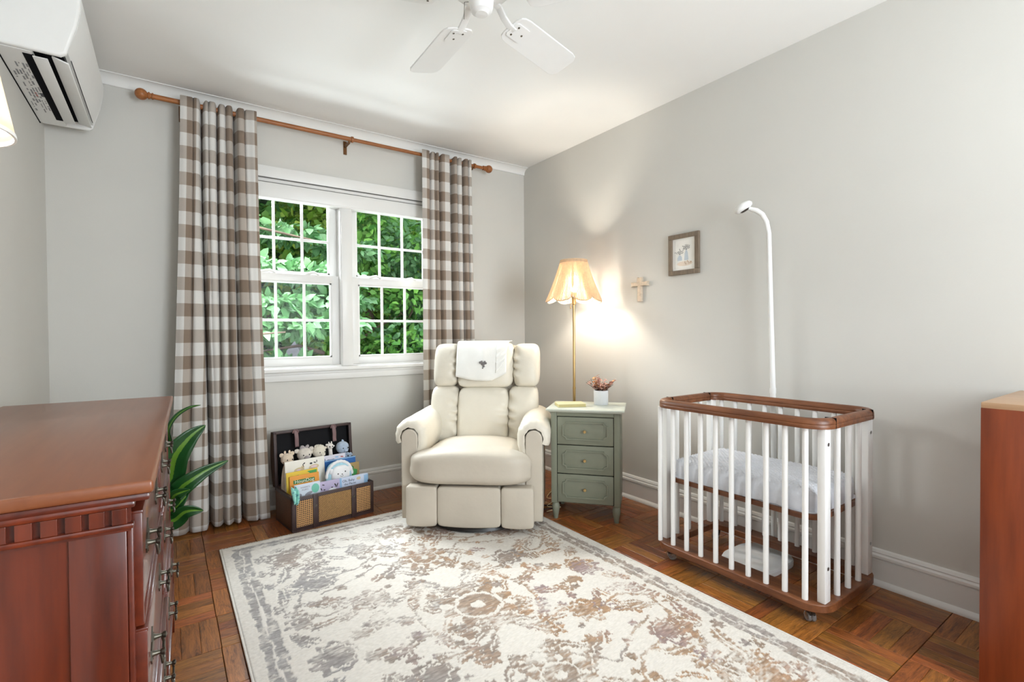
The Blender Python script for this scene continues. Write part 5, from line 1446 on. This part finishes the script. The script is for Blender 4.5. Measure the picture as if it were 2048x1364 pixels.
CM = {k: colmat('print_'+k, v) for k, v in dict(black=(44, 40, 44), navy=(58, 66, 96), green=(70, 160, 84), dgreen=(40, 120, 60), orange=(226, 140, 40), teal=(120, 200, 178), blue=(40, 110, 180), lblue=(150, 190, 226), cream=(240, 236, 224), pink=(232, 206, 214), tan=(214, 196, 160), red=(176, 84, 80), violet=(176, 164, 204), white=(244, 246, 248), aqua=(110, 190, 210), grey=(150, 150, 160)).items()}
o, w, h, Mf = book('picture_book', 'large cream picture book with painted animals on its cover in the trunk', 0.020, 0.246, 0.158, 0.348, 0.060, 0.010, (240, 237, 228), 0.10)
decal(o, Mf, 'animal_art', CM['tan'], [ell(-0.035, h-0.055, 0.030, 0.013, 14, 0.1), ell(-0.014, h-0.042, 0.009, 0.008), ell(0.050, h-0.052, 0.030, 0.014, 14, 0.1)])
decal(o, Mf, 'animal_tint', CM['pink'], [ell(0.050, h-0.050, 0.018, 0.007), ell(-0.038, h-0.056, 0.012, 0.005)], 0.0007)
decal(o, Mf, 'animal_outline', CM['black'], [ell(-0.006, h-0.024, 0.008, 0.003, 8, 0.7), ell(-0.058, h-0.072, 0.0025, 0.010, 8), ell(-0.04, h-0.074, 0.010, 0.002, 8), ell(0.034, h-0.030, 0.008, 0.0055, 8), ell(0.056, h-0.028, 0.008, 0.003, 8, -0.3), ell(0.068, h-0.022, 0.002, 0.008, 8), ell(-0.055, h-0.092, 0.010, 0.003, 8), ell(-0.018, h-0.086, 0.008, 0.003, 8, 0.5), ell(-0.012, h-0.034, 0.002, 0.009, 8, 0.3)], 0.0009)
o, w, h, Mf = book('picture_book', 'pale lavender picture book with thin lettering behind the cream one in the trunk', 0.124, 0.384, 0.180, 0.340, 0.055, 0.010, (226, 222, 232), 0.08)
lettering('Love', 0.032, CM['navy'], o, Mf @ Matrix.Translation((0.030, h-0.028, 0)))
decal(o, Mf, 'cover_marks', CM['lblue'], [ell(0.076, h-0.016, 0.012, 0.004, 10, -0.1)]); decal(o, Mf, 'cover_red_mark', CM['red'], [ell(0.108, h-0.018, 0.010, 0.0035, 10, -0.2)])
o, w, h, Mf = book('picture_book', 'bright blue picture book at the right side of the trunk', 0.250, 0.444, 0.170, 0.314, 0.050, 0.009, (44, 104, 176), 0.07)
decal(o, Mf, 'wave_band', CM['lblue'], [[(-w/2, h-0.006), (w/2, h-0.006), (w/2, h), (-w/2, h)]])
o, w, h, Mf = book('picture_book', 'green and tan picture book at the right end of the trunk', 0.368, 0.456, 0.150, 0.280, 0.050, 0.010, (176, 150, 98), 0.06)
decal(o, Mf, 'green_field', CM['green'], [[(-w/2+0.004, 0.06), (w/2-0.024, 0.06), (w/2-0.014, h-0.045), (-w/2+0.004, h-0.018)]]); decal(o, Mf, 'dark_tree', CM['dgreen'], [ell(-0.012, h-0.028, 0.020, 0.012)], 0.0008); decal(o, Mf, 'red_spot', CM['red'], [ell(0.026, h-0.085, 0.010, 0.012)], 0.0008)
o, w, h, Mf = book('picture_book', 'yellow picture book with green corner peeking behind the orange one', 0.010, 0.186, 0.108, 0.298, 0.045, 0.008, (228, 196, 60), 0.10)
decal(o, Mf, 'green_corner', CM['green'], [[(0.028, h-0.008), (w/2-0.006, h-0.006), (w/2-0.006, h-0.026), (0.048, h-0.026)], [(-0.07, h-0.026), (-0.02, h-0.020), (-0.02, h-0.026), (-0.07, h-0.032)]])
o, w, h, Mf = book('picture_book', 'orange picture book with green cartoon lettering in the trunk', 0.022, 0.186, 0.090, 0.279, 0.040, 0.008, (230, 156, 60), 0.10)
decal(o, Mf, 'letter_shadow', CM['dgreen'], [[(-0.062, h-0.044), (0.056, h-0.044), (0.056, h-0.024), (-0.062, h-0.024)]])
lettering('HounDog', 0.027, CM['cream'], o, Mf @ Matrix.Translation((-0.002, h-0.034, 0.0006)))
o, w, h, Mf = book('picture_book', 'small pale board book with a mint patch at the front left of the trunk', 0.030, 0.170, 0.040, 0.240, 0.040, 0.014, (214, 224, 236), 0.10)
decal(o, Mf, 'mint_patch', CM['teal'], [ell(0.042, h-0.034, 0.022, 0.026)]); decal(o, Mf, 'rabbit_art', CM['grey'], [ell(-0.045, h-0.058, 0.012, 0.010), ell(0.004, h-0.056, 0.022, 0.009, 12, 0.3)])
lettering("WHERE'S", 0.013, CM['grey'], o, Mf @ Matrix.Translation((-0.014, h-0.018, 0))); lettering('PUPPY', 0.013, CM['grey'], o, Mf @ Matrix.Translation((-0.014, h-0.032, 0)))
o, w, h, Mf = book('picture_book', 'lilac board book with small black doodles at the front middle of the trunk', 0.168, 0.288, 0.040, 0.230, 0.040, 0.012, (190, 180, 212), 0.10, 0.0)
decal(o, Mf, 'doodles', CM['black'], [ell(-0.052, h-0.040, 0.003, 0.009, 8, 0.4), ell(-0.035, h-0.046, 0.006, 0.003, 8), ell(-0.04, h-0.018, 0.008, 0.003, 8, -0.3), ell(0.030, h-0.030, 0.004, 0.010, 8, 0.5), ell(0.042, h-0.030, 0.003, 0.010, 8, -0.4), ell(0.036, h-0.040, 0.009, 0.002, 8), ell(0.010, h-0.040, 0.006, 0.003, 8)]); decal(o, Mf, 'white_cloud', CM['white'], [ell(0.012, h-0.052, 0.022, 0.008)], 0.0008)
o, w, h, Mf = book('picture_book', 'light blue board book reading Oh, Baby the Places at the front right of the trunk', 0.284, 0.462, 0.040, 0.230, 0.045, 0.012, (206, 216, 236), 0.10)
decal(o, Mf, 'blue_edge', CM['lblue'], [[(-w/2, 0.09), (-w/2+0.012, 0.09), (-w/2+0.012, h), (-w/2, h)], [(w/2-0.030, 0.09), (w/2, 0.09), (w/2, h-0.006), (w/2-0.026, h-0.008)]])
decal(o, Mf, 'balloon_art', CM['tan'], [ell(0.028, h-0.020, 0.013, 0.009)])
lettering('Oh, Baby', 0.020, CM['navy'], o, Mf @ Matrix.Translation((-0.035, h-0.022, 0))); lettering('the Places', 0.018, CM['navy'], o, Mf @ Matrix.Translation((-0.026, h-0.041, 0)))
# bear-shaped soft book
sb = thing('soft_bear_book', TM @ Vector((0.306, 0.100, 0.0145)), TA, 'white bear-faced soft book with a blue scalloped hood in the trunk', 'soft book')
wm = paint('white_fleece', srgb(238, 238, 240), 0.95, var=0.03, bump=0.4, bscale=200, sheen=0.4, spec=0.05); am = paint('aqua_fleece', srgb(168, 208, 222), 0.95, var=0.08, scale=60, bump=0.3, bscale=120)
g = G(); g.puff((0, 0.012, 0.20), (0.080, 0.016, 0.105), 3.0, 12); hood = g.obj('hood', am, sb, 180)
g = G(); g.tube([(0.078*math.cos(t), 0.004, 0.215+0.088*math.sin(t)) for t in [PI*k/24 for k in range(25)]], [0.008+0.002*(k % 2) for k in range(25)], 8); g.obj('scalloped_edge', wm, hood, 60)
g = G(); g.puff((0.004, -0.002, 0.228), (0.056, 0.020, 0.052), 2.6, 12); hd = g.obj('face', wm, sb, 180)
g = G(); g.puff((0.004, -0.004, 0.135), (0.062, 0.022, 0.08), 2.6, 10); g.obj('body', wm, sb, 180)
for sx in (-1, 1):
    g = G(); g.puff((0.004+sx*0.052, 0.0, 0.250), (0.015, 0.009, 0.017), 2.3, 6); g.obj('ear', wm, hd, 180)
    g = G(); g.puff((0.004+sx*0.022, -0.0205, 0.240+0.004*sx), (0.0042, 0.0025, 0.0046), 2, 4); g.obj('eye', M['black'], hd, 180)
g = G(); g.puff((0.006, -0.0225, 0.231), (0.004, 0.0025, 0.003), 2, 4); g.tube([(-0.006, -0.0215, 0.224), (0.0, -0.0225, 0.219), (0.008, -0.0225, 0.219), (0.014, -0.0215, 0.225)], 0.0011, 5); g.obj('nose_and_smile', M['black'], hd, 60)
# crinkle cloth hanging over the left edge
ck = G()
def fck(u, v):
    x = 0.002+0.030*u+0.006*math.sin(v*5)*u; z = 0.235-0.075*v+0.006*math.sin(u*8); y = 0.030-0.040*min(1, v*1.3)+0.008*math.sin(u*9+v*4)
    return tuple(TM @ Vector((x, y-0.008*v, z)))
ck.grid(fck, 10, 12)
mC, t_, N_, L_, P_ = nt('crinkle_cloth'); tc_ = N_.new('ShaderNodeTexCoord'); vo_ = N_.new('ShaderNodeTexVoronoi'); vo_.inputs['Scale'].default_value = 60; L_.new(tc_.outputs['Object'], vo_.inputs['Vector'])
r_ = N_.new('ShaderNodeValToRGB'); r_.color_ramp.elements[0].color = rgba(srgb(40, 110, 140)); r_.color_ramp.elements[1].color = rgba(srgb(150, 214, 200)); L_.new(vo_.outputs['Distance'], r_.inputs['Fac']); L_.new(r_.outputs[0], P_.inputs['Base Color']); r_.color_ramp.elements[1].position = 0.5
o = ck.obj('crinkle_cloth', mC, None, 180); sm = o.modifiers.new('t', 'SOLIDIFY'); sm.thickness = 0.004
tag(o, 'teal patterned cloth book flopping over the left corner of the trunk', 'cloth book')

# ================================================================== DRACAENA BY THE DRESSER
dc = thing('dracaena_plant', (-2.580, -0.470, 0), 0, 'dark green dracaena plant with striped leaves behind the dresser', 'potted plant')
g = G(); g.lathe([(0.0, 0.0), (0.088, 0.0), (0.092, 0.006), (0.112, 0.150), (0.114, 0.158), (0.105, 0.158), (0.103, 0.140), (0.0, 0.140)], 32); g.obj('pot', M['teal_pot'], dc, 50)
g = G(); g.lathe([(0.103, 0.138), (0.05, 0.144), (0.0, 0.146)], 20); g.obj('soil', M['soil'], dc)
g = G(); g.tube([(0, 0, 0.14), (0.008, 0.004, 0.30), (0.004, 0.0, 0.46), (0.012, -0.005, 0.60)], [0.014, 0.012, 0.011, 0.008], 10); g.obj('stem', paint('cane_stem', srgb(120, 104, 72), 0.8, var=0.2, scale=60), dc, 60)
def big_leaf(pts, wid, up=(0, 0, 1), face=(0.05, -1, 0.15)):
    P = [Vector(p) for p in pts]; Q = []
    for i in range(len(P)-1):
        p0, p1, p2, p3 = P[max(i-1, 0)], P[i], P[i+1], P[min(i+2, len(P)-1)]
        for k in range(7):
            t = k/7; Q.append(0.5*((2*p1)+(-p0+p2)*t+(2*p0-5*p1+4*p2-p3)*t*t+(-p0+3*p1-3*p2+p3)*t**3))
    Q.append(P[-1]); n = len(Q); g = G(); uv = []
    fc = Vector(face).normalized()
    for i, q in enumerate(Q):
        t = i/(n-1); tg = (Q[min(i+1, n-1)]-Q[max(i-1, 0)]).normalized()
        s = tg.cross(fc).normalized(); nn = s.cross(tg).normalized()
        w = wid*max(0.02, (math.sin(PI*min(1.0, t**0.75*0.98+0.02))**0.8)) if t < 0.999 else 0.0005
        if t < 0.25: w = max(w*0.8, 0.009)
        for k in range(7):
            a = (k/6-0.5)*2
            g.v.append(tuple(q+s*w*a+nn*(-0.30*w*(1-abs(a))+0.05*w*math.sin(t*14+a))))
            uv.append((k/6, t))
    for i in range(n-1):
        for k in range(6):
            b = i*7+k; g.f.append((b, b+1, b+8, b+7))
    o = g.obj('leaf', M['dracaena'], dc, 180, uv=uv); sm = o.modifiers.new('t', 'SOLIDIFY'); sm.thickness = 0.0012
    return o
S0 = (0.010, 0.0, 0.50)
big_leaf([S0, (0.113, 0.070, 0.538), (0.112, 0.050, 0.615), (0.147, 0.070, 0.677), (0.202, 0.090, 0.712), (0.254, 0.110, 0.718)], 0.014, face=(-0.6, -0.6, 0.1))
big_leaf([(0.012, 0, 0.42), (0.106, 0.030, 0.364), (0.139, 0.000, 0.487), (0.201, 0.000, 0.576), (0.268, 0.020, 0.626)], 0.060)
big_leaf([(0.012, 0, 0.36), (0.121, 0.010, 0.306), (0.182, -0.010, 0.353), (0.266, -0.000, 0.401), (0.365, 0.020, 0.434)], 0.044)
big_leaf([(0.010, 0, 0.30), (0.109, -0.010, 0.280), (0.140, -0.060, 0.321), (0.196, -0.070, 0.339)], 0.036)
big_leaf([(0.010, 0, 0.28), (0.112, 0.010, 0.230), (0.152, -0.010, 0.262), (0.193, -0.000, 0.305)], 0.030)
big_leaf([(0.010, 0, 0.22), (0.117, 0.000, 0.179), (0.179, -0.030, 0.223), (0.251, -0.030, 0.215)], 0.042)
for k in range(7):
    a = 2.0+k*0.62; L = 0.26+0.05*(k % 3); z0 = 0.32+0.045*k
    if math.cos(a) > 0.2: continue
    ux, uy = math.cos(a), math.sin(a)
    big_leaf([(0.0, 0, z0), (ux*L*0.3, uy*L*0.3, z0+0.12), (ux*L*0.65, uy*L*0.65, z0+0.18), (ux*L, uy*L, z0+0.13)], 0.034, face=(0.1, 0.1, 1))

# ================================================================== GARDEN OUTSIDE
gr = G(); gr.span((-14, 0.6, -0.75), (16, 22, -0.70)); structure(gr.obj('ground_outside', M['ground']))
def leaf_cloud(name, m, parent, centres, n, size, seed, flatn=0.55, spread=None):
    r = np.random.default_rng(seed)
    C = np.array([c[:3] for c in centres], float); R = np.array([c[3:6] for c in centres], float)
    wts = (R[:, 0]*R[:, 1]*R[:, 2])**0.67; k = r.choice(len(C), n, p=wts/wts.sum())
    dv = r.normal(size=(n, 3)); dv /= np.linalg.norm(dv, axis=1, keepdims=True)
    P = C[k]+dv*R[k]*(r.random((n, 1))**0.33)
    # leaf frame: leaning outwards and drooping
    ax = dv*np.array([1, 1, 0.3])+r.normal(size=(n, 3))*0.7; ax[:, 2] -= 0.35; ax /= np.linalg.norm(ax, axis=1, keepdims=True)
    up = np.tile([0, 0, 1.0], (n, 1))*flatn+r.normal(size=(n, 3))*0.45+np.array([0, -0.35, 0])
    sd = np.cross(ax, up); sd /= np.linalg.norm(sd, axis=1, keepdims=True)+1e-9; nm = np.cross(sd, ax)
    L = size*(0.6+0.8*r.random((n, 1))); Wd = L*(0.26+0.08*r.random((n, 1)))
    v = np.stack([P, P+ax*L*0.30+sd*Wd+nm*L*0.06, P+ax*L*0.68+sd*Wd*0.72+nm*L*0.03, P+ax*L-nm*L*0.10, P+ax*L*0.68-sd*Wd*0.72+nm*L*0.03, P+ax*L*0.30-sd*Wd+nm*L*0.06], 1).reshape(-1, 3)
    b = (np.arange(n)*6)[:, None]
    F = np.concatenate([b+[0, 1, 2, 3], b+[0, 3, 4, 5]], 0)
    me = bpy.data.meshes.new(name); me.vertices.add(len(v)); me.vertices.foreach_set('co', v.astype(np.float32).ravel())
    me.loops.add(F.size); me.loops.foreach_set('vertex_index', F.astype(np.int32).ravel()); me.polygons.add(len(F))
    me.polygons.foreach_set('loop_start', np.arange(0, F.size, 4, dtype=np.int32)); me.polygons.foreach_set('loop_total', np.full(len(F), 4, dtype=np.int32)); me.update(calc_edges=True)
    me.materials.append(m); o = bpy.data.objects.new(name, me); COL.objects.link(o); o.parent = parent; o['kind'] = 'stuff'
    return o
def tree(name, label, base, trunk, limbs, clouds, n, size, m, seed, r0=0.07, cat='tree'):
    t = thing(name, base, 0, label, cat, 'trees outside the window')
    b = Vector(base); loc = lambda p: tuple(Vector(p)-b)
    g = G(); g.tube([loc(p) for p in trunk], [r0*(1-0.55*i/(len(trunk)-1)) for i in range(len(trunk))], 10); g.obj('trunk', M['bark'], t, 60)
    for lm in limbs:
        g = G(); g.tube([loc(p) for p in lm], [r0*0.38*(1-0.7*i/(len(lm)-1)) for i in range(len(lm))], 7); g.obj('branch', M['bark'], t, 60)
    leaf_cloud('foliage', m, t, [(c[0]-b.x, c[1]-b.y, c[2]-b.z, *c[3:]) for c in clouds], n, size, seed)
    return t
rs = random.Random(31)
# near dogwood sprays at the left sash
cl_ = []
for (x, y, z) in ((-2.0, 1.5, 1.75), (-1.55, 1.6, 1.72), (-1.15, 1.7, 1.68), (-1.75, 1.4, 1.38), (-1.25, 1.55, 1.42), (-2.05, 1.4, 1.10), (-1.55, 1.35, 1.16), (-1.2, 1.45, 1.20), (-2.1, 1.3, 0.80), (-1.75, 1.25, 0.78), (-2.4, 1.5, 1.5), (-2.5, 1.4, 1.1), (-1.5, 1.9, 2.15), (-2.1, 1.9, 2.2), (-0.9, 2.0, 2.05), (-1.0, 1.9, 1.45)):
    cl_.append((x+0.15, y+0.42, z, 0.36, 0.26, 0.09))
tree('dogwood_tree', 'pale green broad-leaved tree close outside the left window sash', (-2.9, 1.9, -0.7), [(-2.9, 1.9, -0.7), (-2.85, 1.85, 0.4), (-2.75, 1.8, 1.3), (-2.6, 1.8, 2.6)],
     [[(-2.8, 1.82, 0.9), (-2.2, 1.5, 1.05), (-1.6, 1.4, 1.10)], [(-2.75, 1.8, 1.3), (-2.1, 1.55, 1.62), (-1.2, 1.7, 1.62)], [(-2.8, 1.85, 0.6), (-2.2, 1.4, 0.78), (-1.7, 1.3, 0.74)], [(-2.7, 1.8, 1.7), (-1.9, 1.8, 2.1), (-0.9, 2.0, 2.0)]],
     cl_, 3300, 0.105, M['leaf_near'], 41, 0.06)
# small crooked tree seen through the lower panes
cl_ = [(rs.uniform(-0.8, 0.5), rs.uniform(2.6, 3.6), rs.uniform(0.7, 2.9), 0.42, 0.35, 0.22) for _ in range(22)]
tree('crooked_tree', 'crooked dark-branched tree outside behind the centre mullion', (-0.55, 3.2, -0.7), [(-0.55, 3.2, -0.7), (-0.60, 3.2, 0.5), (-0.52, 3.2, 1.0), (-0.72, 3.15, 1.4), (-0.6, 3.1, 2.2)],
     [[(-0.55, 3.2, 0.85), (-0.2, 3.1, 1.15), (0.15, 3.0, 1.35)], [(-0.60, 3.2, 1.05), (-0.95, 3.0, 1.25), (-1.3, 2.9, 1.2)], [(-0.1, 3.1, 0.1), (0.0, 3.1, 0.9), (0.25, 3.0, 1.3), (0.5, 2.9, 1.9)], [(-0.9, 2.9, 0.85), (-1.2, 2.8, 0.95), (-1.6, 2.7, 0.9)]],
     cl_, 3600, 0.105, M['leaf_mid'], 42, 0.07)
cl_ = [(rs.uniform(0.0, 1.1), rs.uniform(2.6, 3.6), rs.uniform(0.4, 2.4), 0.40, 0.30, 0.20) for _ in range(20)]
tree('young_maple', 'bright green young tree outside the right window sash', (0.75, 3.2, -0.7), [(0.75, 3.2, -0.7), (0.70, 3.15, 0.6), (0.55, 3.1, 1.4), (0.6, 3.1, 2.4)],
     [[(0.66, 3.1, 0.9), (0.3, 3.0, 1.2), (0.0, 2.9, 1.45)], [(0.6, 3.1, 1.2), (0.9, 3.0, 1.6), (1.2, 2.9, 1.8)]], cl_, 3400, 0.095, M['leaf_near'], 43, 0.05)
for i, (x, y, mm, lab, nm) in enumerate(((-3.4, 5.6, 'leaf_far', 'dense dark green tree far left outside the window', 'maple_tree'), (-1.4, 6.2, 'leaf_mid', 'tall green tree outside beyond the left sash', 'maple_tree'), (0.6, 5.8, 'leaf_yel', 'yellow-green tree outside beyond the centre mullion', 'maple_tree'), (2.4, 6.0, 'leaf_mid', 'tall leafy tree outside beyond the right sash', 'maple_tree'), (4.6, 6.4, 'leaf_far', 'dense dark green tree far right outside the window', 'maple_tree'))):
    cl_ = [(x+rs.uniform(-1.5, 1.5), y+rs.uniform(-0.7, 0.9), rs.uniform(-0.3, 5.2), 0.75, 0.5, 0.42) for _ in range(44)]
    tree(nm, lab, (x, y, -0.7), [(x, y, -0.7), (x+0.1, y, 1.0), (x-0.1, y, 2.5), (x, y, 4.5)], [[(x, y, 1.0), (x+0.6, y-0.5, 1.7), (x+1.2, y-0.6, 2.0)], [(x, y, 1.4), (x-0.6, y-0.5, 2.1), (x-1.1, y-0.6, 2.4)]], cl_, 6500, 0.15, M[mm], 50+i, 0.12)
# hedge closing the view behind the trees
hg = thing('tall_hedge', (0.5, 9.2, -0.7), 0, 'tall dark hedge closing the garden behind the trees', 'hedge')
g = G()
def fh(u, v):
    x = -9+18*u; z = 8.5*v
    return (x, 0.35*math.sin(x*2.1+z)+0.3*math.sin(z*3.0+x*0.7)+0.2*math.sin(x*5+z*4), z)
g.grid(fh, 90, 50); g.v += [(p[0], p[1]+0.9, p[2]) for p in g.v]; n_ = 91*51
g.f += [tuple(i+n_ for i in f[::-1]) for f in list(g.f)]
g.obj('hedge_core', paint('hedge_green', srgb(52, 88, 44), 0.9, var=0.5, scale=2.5, bump=0.8, bscale=6), hg, 180)
leaf_cloud('hedge_leaves', M['leaf_far'], hg, [(rs.uniform(-8, 8), rs.uniform(-0.7, -0.1), rs.uniform(0, 6.5), 0.9, 0.25, 0.6) for _ in range(120)], 14000, 0.2, 77)
# weathered stone post
sp_ = thing('stone_post', (-1.02, 3.95, -0.7), 0.3, 'weathered grey pointed stone post among the shrubs outside', 'post')
g = G(); g.box((0, 0, 0.76), (0.22, 0.18, 1.52), 0.03, 2); g.obj('shaft', M['greystone'], sp_, 40)
g = G(); g.lathe([(0.135, 1.50), (0.12, 1.56), (0.0, 1.70)], 4); g.obj('cap', M['greystone'], sp_)
